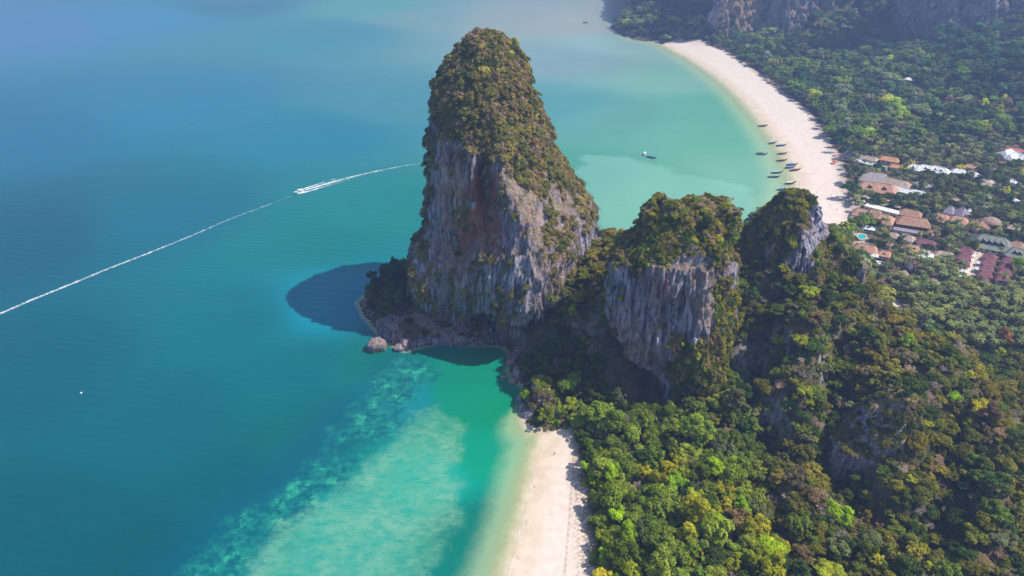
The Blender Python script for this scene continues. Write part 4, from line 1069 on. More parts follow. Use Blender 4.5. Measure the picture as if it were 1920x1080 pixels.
def hut(p, r, col, label, h=2.4, rh=None, group=None, name='thatched_hut', wall=None):
    c = W(*p, 6.5); CLEAR.append((c[0], c[1] - 1, r + 2.5)); CLEAR.append((c[0], c[1] - r - 4, 4.0)); gzz = max(float(ground(c[0], c[1])[0]), 2.5)
    root = empty(name, (c[0], c[1], gzz)); tag(root, label, 'hut', group); rh = rh or r * .85
    n = 16; ring = lambda rr, z: [(rr * math.cos(2 * math.pi * i / n), rr * math.sin(2 * math.pi * i / n), z) for i in range(n)]
    def lathe(prof):
        V = [v for rr, z in prof for v in ring(rr, z)]; F = [(j * n + i, j * n + (i + 1) % n, (j + 1) * n + (i + 1) % n, (j + 1) * n + i) for j in range(len(prof) - 1) for i in range(n)]
        return MB().add(V, F)
    lathe([(r * .82, -1), (r * .82, h)]).build('wall', wall or M_WALLB, root)
    lathe([(r, h - .3), (r * 1.02, h - .1), (r * .72, h + rh * .42), (r * .34, h + rh * .82), (.12, h + rh)]).build('roof', RM[col], root, True)
    MB().tube([(0, 0, h + rh - .3), (0, 0, h + rh + .5)], [.2, .1]).build('finial', M_TRIM, root)
    return root
hall((1585,286),(1615,290), 8, 'grey', 'long grey roof at the edge of the curved beach, behind the pink stall', windows=4)
hall((1570,285),(1581,286), 4, 'pink', 'small pink roofed beach stall beside the grey roof', 'stall', 'beach_stall', 2.4, 1.2)
hall((1624,291),(1641,295), 8, 'tan', 'tan roofed bungalow between the grey roof and the orange roof', name='bungalow')
hall((1657,293),(1681,297), 9, 'orange', 'orange roofed bungalow above the white canopies', name='bungalow', windows=3)
hall((1608,294),(1616,296), 5, 'white', 'small white canopy right below the long grey roof', 'canopy', 'canopy', 2.6, .8)
hall((1625,298),(1642,302), 6, 'white', 'white canopy below the tan bungalow', 'canopy', 'canopy', 2.6, 1.0)
G3 = 'white gabled row'
hall((1711,309),(1722,312), 11, 'white', 'white gabled roof at the beach end of the row, beside yellow blossom', group=G3, dormers=1)
hall((1729,311),(1746,314), 12, 'white', 'middle of the three white gabled roofs in the row', group=G3, dormers=1)
hall((1751,313),(1773,318), 12, 'white', 'longest white gabled roof, inland end of the row', group=G3, dormers=2)
hall((1622,327),(1657,331), 17, 'grey', 'big grey brown hipped roof behind the salmon roofed hall', windows=3)
hall((1661,335),(1698,343), 13, 'tan', 'wide pale grey tan roof running inland from the big hipped roof')
hall((1621,344),(1645,348), 17, 'salmon', 'large salmon roof nearest the curved beach, with a steep ridge', windows=4, dormers=1)
hall((1652,348),(1671,352), 17, 'salmon', 'large salmon roof with a gable vent, inland half of the pair', windows=3, dormers=1)
hall((1678,346),(1690,349), 7, 'white', 'white tent canopy beside the salmon roof pair', 'canopy', 'canopy', 2.8, 2.0, group='white tent canopies')
hall((1693,351),(1710,355), 8, 'white', 'middle white tent canopy inland of the salmon roofs', 'canopy', 'canopy', 2.8, 2.4, group='white tent canopies')
hall((1717,354),(1733,358), 8, 'white', 'white tent canopy farthest inland, beside a pink corner', 'canopy', 'canopy', 2.8, 2.2, group='white tent canopies')
hall((1624,379),(1688,395), 8, 'white', 'long flat white roof slanting inland from the beach', flat=True, wall_h=4, windows=9)
hall((1610,392),(1626,395), 12, 'salmon', 'salmon roofed villa at the beach end below the long white roof', name='villa', windows=2)
hall((1633,398),(1646,400), 14, 'brown', 'two stage brown roofed pavilion below the long white roof', name='pavilion', roof_h=6)
hall((1652,405),(1666,408), 15, 'salmon', 'steep salmon roof between the pavilion and the twin brown roofs', name='villa', dormers=1)
hall((1696,393),(1721,398), 11, 'brown', 'upper of the twin brown roofs at the inland end of the white roof', wall=M_WALLB)
hall((1693,408),(1734,414), 14, 'brown', 'lower and longer of the twin brown roofs with a veranda', wall=M_WALLB, windows=6)
hall((1683,421),(1726,428), 4.5, 'violet', 'narrow grey violet veranda roof in front of the twin brown roofs', 'veranda', 'veranda', 2.4, .6)
hall((1761,402),(1773,405), 13, 'salmon', 'salmon villa with a dark gable vent, beach side of the pair', name='villa', dormers=1, windows=3)
hall((1789,408),(1806,411), 14, 'salmon', 'salmon villa with a dark gable vent, inland side of the pair', name='villa', dormers=1, windows=3)
hall((1780,390),(1784,391), 9, 'violet', 'small violet grey pyramid roof behind the beach side salmon villa', name='villa', roof_h=5)
hall((1802,393),(1807,395), 10, 'violet', 'small violet grey pyramid roof behind the inland salmon villa', name='villa', roof_h=5.5)
hall((1834,416),(1840,420), 12, 'salmon', 'salmon pyramid roof beside the curved brown roof', name='villa', roof_h=6)
hut((1859,418), 8.5, 'thatch', 'wide round brown roof behind a dark tree, near the green roof', 3, 4.0, name='round_pavilion')
hall((1838,447),(1882,455), 20, 'green', 'large grey green hipped roof with a row of small dormers', dormers=4, windows=6)
hall((1901,468),(1918,472), 14, 'green', 'smaller grey green hipped roof at the picture edge beside the large one', dormers=2)
G2 = 'maroon roofed villas'
MAR = [((1807,464),(1819,467),'beach side column, farthest back'), ((1804,476),(1815,478),'beach side column, second from the back'), ((1803,487),(1813,489),'beach side column, nearest the palms'),
       ((1853,474),(1863,477),'middle column, farthest back'), ((1849,486),(1859,488),'middle column, second from the back'), ((1846,497),(1857,499),'centre of the middle column'), ((1842,508),(1855,510),'middle column, second from the front'), ((1838,518),(1847,520),'middle column, at the front'),
       ((1889,482),(1897,484),'inland column, farthest back'), ((1884,493),(1894,495),'inland column, second from the back'), ((1880,504),(1891,506),'inland column, second from the front'), ((1876,514),(1889,516),'inland column, at the front')]
for a, b, s in MAR: hall(a, b, 7.2, 'maroon', 'maroon villa roof, ' + s, 'villa', 'villa', 3.4, 3.0, group=G2, windows=2)
for i, (p, s) in enumerate([((1824,470),'farthest back'), ((1820,480),'second from the back'), ((1815,490),'middle one'), ((1811,500),'second from the front'), ((1807,509),'frontmost')]):
    hall((p[0] - 2, p[1]), (p[0] + 2, p[1] + 1), 3.6, 'white', 'small white pavilion along the beach side villa column, ' + s, 'pavilion', 'pavilion', 2.6, 1.0, group='white pavilions by the maroon villas')
for p, s in (((1841,485),'upper'), ((1838,496),'lower')):
    hall((p[0] - 2, p[1]), (p[0] + 2, p[1] + 1), 3.8, 'white', s + ' white pavilion on the path side of the middle villa column', 'pavilion', 'pavilion', 2.6, 1.0, group='white pavilions by the maroon villas')
hut((1694,514), 4.4, 'thatch', 'round thatched hut with a brown dome roof among palms', 2.2, 4.2)
hut((1670,519), 2.2, 'salmon', 'small round salmon roofed hut beside the round thatched hut', 1.8, 1.8)
hut((1704,501), 4.2, 'dark', 'dark violet domed hut right behind the round thatched hut', 2.2, 3.8)
hall((1613,457),(1638,463), 13, 'salmon', 'salmon roofed hall with a white front near the hill', windows=0)
hall((1609,468),(1630,473), 6, 'white', 'white awning along the front of the salmon roofed hall', 'awning', 'awning', 2.8, .8)
hall((1655,467),(1665,469), 8, 'salmon', 'small salmon villa inland of the white fronted hall', name='villa', dormers=1)
hall((1704,459),(1718,461), 9, 'salmon', 'salmon villa with dark end vents, alone among palms', name='villa', dormers=2)
hall((1662,448),(1670,450), 7, 'brown', 'small brown roofed villa behind the salmon hall, by the shaded pool', name='villa')
hall((1626,419),(1636,421), 8, 'white', 'bright white two storey pavilion near the teal pool', 'pavilion', 'pavilion', 3, 1.0, windows=3)
hall((1674,434),(1681,436), 8, 'tan', 'tan roof among palms below the veranda', name='bungalow')
hall((1696,438),(1709,442), 9, 'tan', 'wider tan roof among palms, inland of the other tan roof', name='bungalow')
hall((1650,482),(1655,483), 4.5, 'white', 'tiny white canopy between palms below the salmon hall', 'canopy', 'canopy', 2.6, .8)
hall((1695,98),(1717,101), 13, 'red', 'long red roof high in the far wood', name='villa', wall=M_WALLW, windows=3)
hall((1697,156),(1704,156), 8, 'white', 'white house with a pale roof standing in the far wood', name='house', wall_h=6)
hall((1700,164),(1709,165), 8, 'orange', 'orange roofed house just in front of the white house in the wood', name='house', wall_h=5)
hall((1770,211),(1804,219), 9, 'maroon', 'long dark maroon roof in the middle of the wood', wall=M_WALLB)
hall((1693,226),(1703,229), 9, 'red', 'small red roof above the yellow tree in the wood', name='house')
hall((1393,70),(1397,70), 7, 'white', 'small white house at the foot of the pale cliff', name='house', wall_h=5)
for a, b, s in (((1884,284),(1896,281),'with an orange side'), ((1893,293),(1903,289),'in front, beside a dark palm'), ((1906,286),(1919,292),'at the picture edge')):
    hall(a, b, 11, 'white', 'white peaked tent roof ' + s, 'tent', 'event_tent', 3, 4, group='white tents at the picture edge')
hall((1891,274),(1917,277), 7, 'red', 'low red roof right behind the white peaked tents')
hall((1881,297),(1886,299), 5, 'orange', 'small orange canopy beside the white tents', 'canopy', 'canopy', 2.8, 1.0)
hall((1792,316),(1807,318), 8, 'white', 'white roof behind the round yellow tree', name='bungalow')
hall((1819,321),(1831,324), 9, 'white', 'white roof inland of the yellow tree, with a dark eave', name='bungalow', windows=3)
hall((1816,306),(1825,308), 7, 'salmon', 'small salmon roof behind the white bungalow roofs', name='bungalow')
hall((1897,334),(1904,336), 6, 'white', 'small white roof next to yellow blossom at the picture edge', name='bungalow')
hall((1861,365),(1865,366), 4.5, 'white', 'tiny white roof alone in the palm grove', name='bungalow')

for (x0, y0, x1, y1, w_, col, lb) in [(1762,470,1782,474,9,'tan','tan roofed bungalow in the palms between the salmon vent villas and the maroon column'), (1727,446,1750,451,7,'maroon','dark maroon roof in tree shade inland of the wide tan roof'),
    (1733,472,1740,474,6,'white','pale roof beside a sandy clearing in the palm grove'), (1741,471,1748,473,5,'white','tiny white roof inland of the sandy clearing'), (1746,519,1758,521,6,'tan','tan hut roof in the palms inland of the round thatched hut'),
    (1727,339,1737,344,9,'violet','violet grey pyramid roof inland of the white tent canopies'), (1675,306,1692,309,7,'orange','brick coloured roof in trees in front of the white gabled row'), (1900,369,1906,371,6,'white','small white roof low in the palm grove by the picture edge'),
    (1852,380,1857,381,5,'white','tiny white roof in the palms behind the salmon pyramid roof'), (1822,389,1827,390,5,'white','tiny white roof in the palms behind the violet pyramid roofs'), (1790,369,1796,370,5,'tan','tiny tan roof in the palms below the white gabled row'),
    (1905,452,1915,455,10,'brown','brown roof behind the smaller grey green roof'), (1898,420,1908,422,7,'tan','tan roof among dark trees behind the large grey green roof'), (1846,340,1858,342,6,'tan','tan roof beside the bare clearing inland of the yellow tree'),
    (1872,311,1882,313,7,'grey','grey roof in the trees just below the white peaked tents'), (1640,470,1645,471,4,'white','tiny white awning right beside the salmon roofed hall'), (1747,432,1757,434,7,'salmon','salmon roof half hidden by trees below the salmon vent villas')]:
    hall((x0, y0), (x1, y1), w_, col, lb, name='bungalow')
# pools
M_POOL = plain('pool_water', (0.03, 0.42, 0.47), 0.1, 0.12, 0.3, 0.5); M_DECK = plain('pool_edge_stone', (0.58, 0.48, 0.40), 0.8, 0.15)
def pool(outline, label, zz):
    c = np.mean([W(*q, zz) for q in outline], 0); P = [W(*q, zz) - c for q in outline]
    n = 48; t = np.linspace(0, len(P), n, endpoint=False)
    Q = np.array([[P[int(s) % len(P)][k] * (1 - s % 1) + P[(int(s) + 1) % len(P)][k] * (s % 1) for k in (0, 1)] for s in t]); Q = ringsmooth(Q, 2)
    for q in Q[::4]: CLEAR.append((c[0] + q[0], c[1] + q[1], 5.5)); CLEAR.append((c[0] + q[0], c[1] + q[1] - 8, 5.5)); CLEAR.append((c[0] + q[0] - 2, c[1] + q[1] - 15, 5.0))
    CLEAR.append((c[0], c[1], 6.0))
    root = empty('swimming_pool', c); tag(root, label, 'pool')
    d = Q / np.linalg.norm(Q, axis=1)[:, None]
    V = [(*q, .05) for q in Q] + [(*(q + e * .9), .12) for q, e in zip(Q, d)] + [(*(q + e * .9), -2) for q, e in zip(Q, d)] + [(*q, -2) for q in Q]
    F = []
    for k in range(3): F += [(k * n + i, (k + 1) * n + i, (k + 1) * n + (i + 1) % n, k * n + (i + 1) % n) for i in range(n)]
    MB().add(V, F).build('pool_edge', M_DECK, root)
    MB().add([(*q, -.06) for q in Q] + [(0, 0, -.06)], [(i, (i + 1) % n, n) for i in range(n)]).build('pool_water', M_POOL, root)
pool([(1644,538),(1652,538),(1659,546),(1664,553),(1658,560),(1650,561),(1645,555),(1641,547)], 'turquoise two lobed swimming pool beside the dark boulder of the pointed hill', 5.6)
pool([(1607,440),(1622,439),(1624,447),(1612,449)], 'small teal swimming pool in front of the white pavilion', 5.0)
pool([(1652,312),(1662,312),(1663,317),(1653,318)], 'small blue swimming pool behind the big hipped roof', 5.0)
for q in [(1652,572),(1665,572),(1678,570),(1690,580),(1670,582),(1655,582)]: v = W(*q, 5); CLEAR.append((v[0], v[1], 5.5)); CLEAR.append((v[0] - 2, v[1] - 8, 5))
OUTP = []
NOTABLE = [('tree', 1568, 985, 5.6, 'lime', None), ('tree', 1335, 905, 5.4, 'lime', None), ('tree', 1300, 955, 5.0, 'yellow', None), ('tree', 1388, 972, 4.8, 'lime', None),
 ('tree', 1310, 1012, 4.8, 'lime', None), ('tree', 1455, 1040, 5.2, 'yellow', None), ('tree', 1365, 1070, 4.6, 'yellow', None), ('bare', 1242, 915, 4.6, 'bare', None), ('bare', 1302, 925, 4.6, 'barebrown', None),
 ('bare', 1510, 715, 4.2, 'bare', None), ('bare', 1460, 735, 3.6, 'bare', None), ('bare', 1470, 900, 3.2, 'bare', None), ('bare', 1745, 770, 4.2, 'bare', None), ('bare', 1752, 735, 3.6, 'bare', None), ('bare', 1795, 665, 4.0, 'bare', None),
 ('tree', 1520, 950, 4.6, 'brown', None), ('tree', 1440, 825, 4.6, 'grey', None), ('tree', 1160, 765, 5.0, 'grey', None), ('tree', 1110, 760, 4.4, 'mid', None), ('tree', 1782, 760, 3.4, 'lime', None),
 ('tree', 1690, 662, 4.6, 'lime', None), ('tree', 1645, 690, 4.4, 'golden', None), ('tree', 1690, 565, 3.4, 'fresh', None), ('tree', 1905, 515, 6.0, 'lime', None), ('tree', 1880, 655, 5.4, 'rust', None), ('tree', 1250, 800, 6.4, 'mid', None),
 ('tree', 1180, 840, 6.2, 'fresh', None), ('tree', 1130, 900, 6.0, 'fresh', None), ('tree', 1240, 960, 6.6, 'fresh', None), ('tree', 1160, 1060, 6.4, 'mid', None),
 ('tree', 1797, 325, 4.2, 'flower', None), ('tree', 1883, 370, 4.0, 'flower', None), ('tree', 1694, 324, 3.4, 'flower', None), ('tree', 1706, 314, 3.6, 'flower', None), ('tree', 1914, 336, 4.0, 'flower', None),
 ('tree', 1738, 122, 6.0, 'yellow', None), ('tree', 1732, 270, 5.0, 'yellow', None), ('tree', 1578, 202, 5.0, 'flower', None), ('tree', 1475, 150, 8.0, 'fresh', None), ('tree', 1600, 75, 7.5, 'fresh', None),
 ('bare', 1742, 245, 6.5, 'barebrown', None), ('tree', 1270, 75, 6.0, 'grey', None), ('tree', 1600, 265, 7.5, 'fresh', None), ('tree', 1605, 300, 8.0, 'mid', None), ('tree', 1602, 345, 8.5, 'grey', None), ('tree', 1590, 372, 7.5, 'teal', None),
 ('tree', 1625, 430, 5.5, 'fresh', None), ('tree', 1590, 440, 5.0, 'mid', None)]
for px, py, w_, h_, lb in OUTC:
    p = hit(px, py); CLEAR.append((p[0], p[1], w_ * .45)); CLEAR.append((p[0] - 1, p[1] - w_ * .5, w_ * .4)); OUTP.append((p, w_, h_, lb))
plant_ground()
plant_tower('sea_rock', 15000, 'dome', 0.9, 3.0, dict(olive=.34, golden=.28, deep=.10, mid=.05, brown=.20, yellow=.02), 61, 4.0, .62)
plant_tower('karst_tower', 8000, 'middle', 0.9, 2.7, dict(olive=.34, golden=.2, deep=.14, mid=.10, brown=.12, yellow=.12), 62, 8, .6)
plant_tower('karst_tower.001', 8000, 'pointed', 0.9, 3.0, dict(olive=.34, golden=.2, deep=.2, mid=.10, brown=.12, yellow=.08), 63, 12)
plant_tower('rock_crag', 420, 'crag', 1.0, 2.2, dict(olive=.4, golden=.2, deep=.2, brown=.2), 64, 8, .5)
plant_tower('headland_rock', 260, 'headland', 1.2, 2.4, dict(yellow=.4, lime=.2, golden=.2, olive=.2), 65, 4)
plant_tower('cliff_wall', 700, 'cliff', 3.0, 6.0, dict(deep=.4, mid=.2, teal=.2, olive=.2), 66, 8)
plant_tower('cliff_wall.001', 500, 'cliff', 3.0, 6.0, dict(deep=.5, mid=.1, teal=.4), 67, 8)
print('PLANTS', {k: len(v) for k, v in plants.items()})
plant_tower('rock_ledge', 260, 'skirt', 0.8, 2.0, dict(deep=.4, olive=.3, brown=.3), 68, 4.5, .5)
# ------------------------------------------------------------------ the plants themselves: the largest in view one by one, the rest as masses
def in_view(p):
    top = p['P'] + np.array([0, 0, p['r'] * (1.3 if p['kind'] != 'palm' else 8)])
    px, py, d = proj(top); p['px'], p['py'], p['size'] = float(px), float(py), float(p['r'] * (3.2 if p['kind'] == 'palm' else 1) / d)
    return 4 < px < 1916 and 4 < py < 1076 and not hidden(top)
singles = {}
for kind, cap in (('tree', 292), ('palm', 292), ('bare', 170), ('shrub', 292), ('tall', 60)):
    L = plants[kind]
    for p in L: p['kind'] = kind
    vis = [p for p in L if in_view(p)]
    vis.sort(key=lambda p: -p['size'])
    note = [p for p in vis if p['colour'] == 'flower']
    sel = vis[:cap]; sel += [p for p in note if not any(p is q for q in sel)]
    ids = {id(p) for p in sel}
    singles[kind] = sel; plants[kind] = [p for p in L if id(p) not in ids]
    print(kind, 'in view', len(vis), 'single', len(sel), 'mass', len(plants[kind]))
plant_mass('forest_trees', TREE.joined, plants['tree'], 'mass of smaller leafy trees covering valley and slopes')
plant_mass('feathery_treeline', TALL.joined, plants['tall'], 'feathery dark trees standing in the wood behind the long beach')
plant_mass('palm_grove', PALM.joined, plants['palm'], 'mass of coconut palms round the resort roofs')
plant_mass('scrub', BUSH.joined, plants['shrub'], 'low olive and brown scrub covering the rocks and slopes')
bc = bpy.data.collections.new('bare_variants')
for i in range(3):
    bc.objects.link(bpy.data.objects.new('bare_variant', BARE.crowns[i]))
if plants['bare']: plant_mass('dry_scrub', bc, plants['bare'], 'bare grey twiggy scrub scattered over rocks and slopes')

NOUN = {'tree': 'leafy tree', 'palm': 'coconut palm', 'bare': 'leafless tree', 'shrub': 'shrub', 'tall': 'tall feathery tree'}
ZONE_TXT = {'dome': 'on the tall sea rock', 'middle': 'on the middle tower', 'pointed': 'on the pointed hill', 'crag': 'on the grey crag', 'headland': 'on the headland rock', 'cliff': 'on the far cliff',
            'grove': 'in the beach grove', 'foot': 'in the shaded hollow', 'hill': 'on the near hillside', 'resort': 'in the resort', 'valley': 'in the valley wood', 'flank': 'on the mountain flank', 'skirt': 'on the sea rock skirt'}
MARKS = [(1040, 950, 'the near beach'), (1010, 775, 'the headland rock'), (1215, 705, 'the hanging rock lip'), (1660, 800, 'the grey crag'), (1500, 360, 'the pointed summit'), (1520, 450, 'the bare rock streak'),
         (1652, 548, 'the turquoise pool'), (1868, 492, 'the maroon roofs'), (1693, 513, 'the round thatched hut'), (1860, 450, 'the green roof'), (1620, 465, 'the white walled hall'), (1712, 405, 'the twin brown roofs'),
         (1655, 385, 'the long white roof'), (1645, 345, 'the big salmon roof'), (1742, 312, 'the white gabled row'), (1900, 290, 'the white tents'), (1705, 100, 'the far red roof'), (1480, 210, 'the curved beach'),
         (1460, 30, 'the pale cliff wall'), (905, 65, 'the dome top'), (905, 350, 'the red cave'), (1050, 300, 'the sloping shoulder'), (990, 600, 'the dark arch'), (1290, 400, 'the flat summit'), (1380, 420, 'the round summit tree'),
         (1250, 570, 'the blue grey cliff'), (1568, 965, 'the lone lime tree'), (1335, 890, 'the big lime tree'), (1400, 620, 'the dark gully'), (1745, 745, 'the pinkish bare thicket'), (720, 560, 'the rock skirt'),
         (1150, 460, 'the rock saddle'), (1795, 650, 'the dark knob')]
ORD = ['nearest'] + [w + ' nearest' for w in 'second third fourth fifth sixth seventh eighth ninth tenth eleventh twelfth thirteenth fourteenth fifteenth sixteenth seventeenth eighteenth nineteenth twentieth'.split()]
def describe():
    by = {}
    for kind, L in singles.items():
        for p in L:
            ds = sorted((math.hypot(p['px'] - a, p['py'] - b), a, b, n) for a, b, n in MARKS)
            for d_, a, b, n in ds:
                dx, dy = p['px'] - a, p['py'] - b
                if math.hypot(dx, dy) > 6: break
            rel = ('right of' if dx > 0 else 'left of') if abs(dx) > abs(dy) else ('below' if dy > 0 else 'above')
            p['mark'] = (rel, n, math.hypot(dx, dy))
            med = np.median([q['r'] for q in L if q['zone'] == p['zone']])
            sz = 'large ' if p['r'] > med * 1.12 else ('small ' if p['r'] < med * .88 else '')
            if kind == 'palm': sz = 'tall ' if p['scl'][2] > 1.12 else ('short ' if p['scl'][2] < .9 else '')
            colour = PAL[p['colour']][0]
            if kind == 'bare': colour = colour.replace('bare ', '')
            if kind == 'palm': colour = 'olive' if p['colour'] == 'olive' else 'deep green'
            by.setdefault((sz + colour + ' ' + NOUN[kind], ZONE_TXT[p['zone']], rel, n), []).append(p)
    for (what, where, rel, n), L in by.items():
        L.sort(key=lambda p: p['mark'][2])
        for i, p in enumerate(L):
            tail = f'{where}, {rel} {n}'
            if len(L) == 1: p['label'] = f'{what} {tail}'
            elif i < len(ORD): p['label'] = f'{ORD[i]} {what} {tail}'
            else: p['label'] = f'farther {what} {tail}'
            # keep within sixteen words
            w = p['label'].split()
            if len(w) > 16: w = [x for x in w if x != 'the']
            if len(w) > 16: w = [x for x in w if x != 'leafy']
            p['label'] = ' '.join(w)
describe()
GROUP = {'grove': 'trees of the beach grove', 'foot': 'trees in the shaded hollow', 'hill': 'trees on the near hillside', 'resort': 'trees among the resort roofs', 'valley': 'trees of the valley wood', 'flank': 'trees on the mountain flank',
         'skirt': 'plants on the sea rock skirt', 'dome': 'shrubs on the tall sea rock', 'middle': 'shrubs on the middle tower', 'pointed': 'shrubs on the pointed hill', 'crag': 'shrubs on the grey crag', 'headland': 'shrubs on the headland rock', 'cliff': 'shrubs on the far cliffs'}
NM = {'tree': 'broadleaf_tree', 'palm': 'palm_tree', 'bare': 'bare_tree', 'shrub': 'shrub', 'tall': 'feathery_tree'}
CAT = {'tree': 'tree', 'palm': 'palm tree', 'bare': 'bare tree', 'shrub': 'shrub', 'tall': 'tree'}
for kind, L in singles.items():
    for n, p in enumerate(L):
        grp = GROUP[p['zone']] if kind not in ('palm',) else 'coconut palms of the resort'
        if kind == 'bare': grp = 'leafless trees ' + ZONE_TXT[p['zone']]
        if kind == 'shrub':
            o = obj('shrub', BUSH.crowns[p['pid']], None, p['P'], p['rot'], p['scl']); o['tint'] = list(map(float, p['tint']))
            tag(o, p['label'], 'shrub', GROUP[p['zone']].replace('trees', 'shrubs')); continue
        root = empty(NM[kind], p['P']); root.rotation_euler = p['rot']; root.scale = p['scl']; tag(root, p['label'], CAT[kind], grp)
        K = {'tree': TREE, 'palm': PALM, 'bare': BARE, 'tall': TALL}[kind]
        obj('trunk', K.trunks[p['pid']], root)
        if kind == 'palm' and n < 30:
            for f in K.fronds[p['pid']]:
                fo = obj('frond', f, root); fo['tint'] = list(map(float, p['tint']))
        else:
            c = obj('crown', K.crowns[p['pid']], root); c['tint'] = list(map(float, p['tint']))
sea()
# ------------------------------------------------------------------ boats
M_WOOD = plain('weathered_boat_wood', (0.13, 0.075, 0.05), 0.7, 0.25); M_DARKW = plain('dark_boat_wood', (0.05, 0.04, 0.045), 0.6, 0.25); M_WHITE = plain('white_boat_paint', (0.80, 0.80, 0.80), 0.35, 0.05)
M_BLUE = plain('blue_tarpaulin', (0.04, 0.22, 0.60), 0.6, 0.12); M_LBLUE = plain('light_blue_canvas', (0.25, 0.50, 0.68), 0.7, 0.12); M_NAVY = plain('navy_boat_paint', (0.02, 0.06, 0.17), 0.4, 0.15)
M_RED = plain('red_fabric', (0.62, 0.05, 0.07), 0.7, 0.1); M_METAL = plain('boat_metal', (0.30, 0.30, 0.32), 0.4, 0.1); M_CANVAS = plain('pale_canvas', (0.70, 0.66, 0.62), 0.8, 0.08); M_TANC = plain('tan_canvas', (0.36, 0.26, 0.18), 0.8, 0.15)
def hull_mb(st):
    """st: (x, half beam, gunwale z, keel z); open boat with an inside"""
    V, F = [], []
    for x, b, g_, k in st:
        V += [(x, -b, g_), (x, -b * .72, k + (g_ - k) * .3), (x, 0, k), (x, b * .72, k + (g_ - k) * .3), (x, b, g_), (x, b * .86, g_), (x, b * .6, k + (g_ - k) * .42), (x, -b * .6, k + (g_ - k) * .42), (x, -b * .86, g_)]
    for i in range(len(st) - 1):
        for j in range(9):
            a, c = i * 9 + j, i * 9 + (j + 1) % 9; F.append((a, c, c + 9, a + 9))
    F += [tuple(range(9))[::-1], tuple((len(st) - 1) * 9 + j for j in range(9))]
    return MB().add(V, F)
LONG = [(-5.2, .55, .75, .10), (-4.4, .8, .72, -.15), (-2.5, 1.02, .70, -.3), (0, 1.12, .72, -.32), (2.2, .98, .85, -.26), (3.8, .66, 1.15, 0.0), (5.0, .30, 1.75, .6), (5.7, .12, 2.35, 1.5), (6.0, .07, 2.9, 2.3)]
def longtail(px, py, hd, label, hull=M_WOOD, canopy=M_TANC, trim=M_RED, size=1.0, group='longtail boats moored off the curved beach'):
    c = W(px, py, 0.0); c[2] = 0.12
    gz_ = float(ground(c[0], c[1])[0]); c[2] = max(c[2], gz_ + .34 * size)
    root = empty('longtail_boat', c, math.radians(hd), size); tag(root, label, 'longtail boat', group)
    h = hull_mb(LONG).build('hull', hull, root)
    e = MB()
    for s in (-1, 1): e.tube([(x, s * b, g_ + .03) for x, b, g_, k in LONG[:-1]], .06, 4)
    e.build('gunwale', trim if trim is not M_RED else M_WOOD, h)
    MB().box(4.0, 0, .95, 1.6, .8, .06).build('foredeck', M_WOOD, root)
    for x in (-3.2, -1.6, 0.2, 1.8): MB().box(x, 0, .5, .3, 1.7, .06).build('bench', M_WOOD, root)
    V, F = [], []
    for i, y in enumerate((-1.05, -.75, -.3, .3, .75, 1.05)):
        z = 2.15 - .28 * (y / 1.05) ** 2
        V += [(-3.4, y, z), (2.0, y, z), (-3.4, y, z + .07), (2.0, y, z + .07)]
    for i in range(5):
        a, b = 4 * i, 4 * i + 4; F += [(a, a + 1, b + 1, b), (a + 2, b + 2, b + 3, a + 3), (a, b, b + 2, a + 2), (a + 1, a + 3, b + 3, b + 1)]
    F += [(0, 2, 3, 1), (20, 21, 23, 22)]
    cn = MB().add(V, F).build('canopy', canopy, root)
    for x in (-3.2, -.7, 1.8):
        for s in (-1, 1): MB().tube([(x, s * .95, .65), (x, s * .98, 1.92)], .04, 4).build('post', M_WOOD, cn)
    en = MB().box(-4.9, 0, 1.15, .9, .5, .5).build('engine', M_METAL, root)
    MB().tube([(-5.2, 0, 1.2), (-8.6, .15, .25)], [.07, .04], 5).build('shaft', M_METAL, en)
    MB().tube([(5.72, 0, 2.0), (5.84, 0, 2.35), (5.9, 0, 2.6)], [.22, .2, .16], 6).build('prow_ribbon', trim, root)
    return root
for a in [(1430,237,8,'dark longtail boat farthest up the beach, alone near the waterline', M_DARKW, M_TANC, M_RED), (1448,269,22,'grey longtail boat with a dark canopy, above the white boat', M_DARKW, M_LBLUE, M_CANVAS),
          (1464,274,4,'longtail boat with a blue cover and red prow, beside the white boat', M_NAVY, M_BLUE, M_RED), (1427,290,-14,'dark longtail boat farthest out in the water off the beach', M_DARKW, M_DARKW, M_BLUE),
          (1466,289,6,'brown longtail boat just below the white boat', M_WOOD, M_TANC, M_CANVAS), (1465,302,8,'brown longtail boat with a pale bow, between the white boat and the blue pair', M_WOOD, M_TANC, M_RED),
          (1484,310,4,'upper of the two longtail boats with bright blue canopies side by side', M_DARKW, M_BLUE, M_RED), (1481,315,10,'lower of the two longtail boats with bright blue canopies side by side', M_NAVY, M_BLUE, M_CANVAS),
          (1490,320,9,'brown longtail boat touching the sand right below the blue canopied pair', M_WOOD, M_TANC, M_RED), (1456,325,6,'longtail boat with a light blue canopy beside a dark one', M_DARKW, M_LBLUE, M_RED),
          (1450,333,-6,'dark longtail boat right below the light blue canopied one', M_DARKW, M_TANC, M_BLUE), (1481,345,12,'longtail boat with a white canopy and red trim above the pointed hill', M_WOOD, M_CANVAS, M_RED),
          (1467,357,3,'blue covered longtail boat half hidden by the pointed hill', M_NAVY, M_BLUE, M_BLUE)]: longtail(*a)
longtail(1221, 296, -38, 'navy blue longtail boat anchored beside a white cabin boat in the bay', M_NAVY, M_BLUE, M_CANVAS, 1.0, None)
longtail(1097, 43, -28, 'small dark longtail boat drawing a faint wake far across the bay', M_DARKW, M_DARKW, M_RED, .95, None)

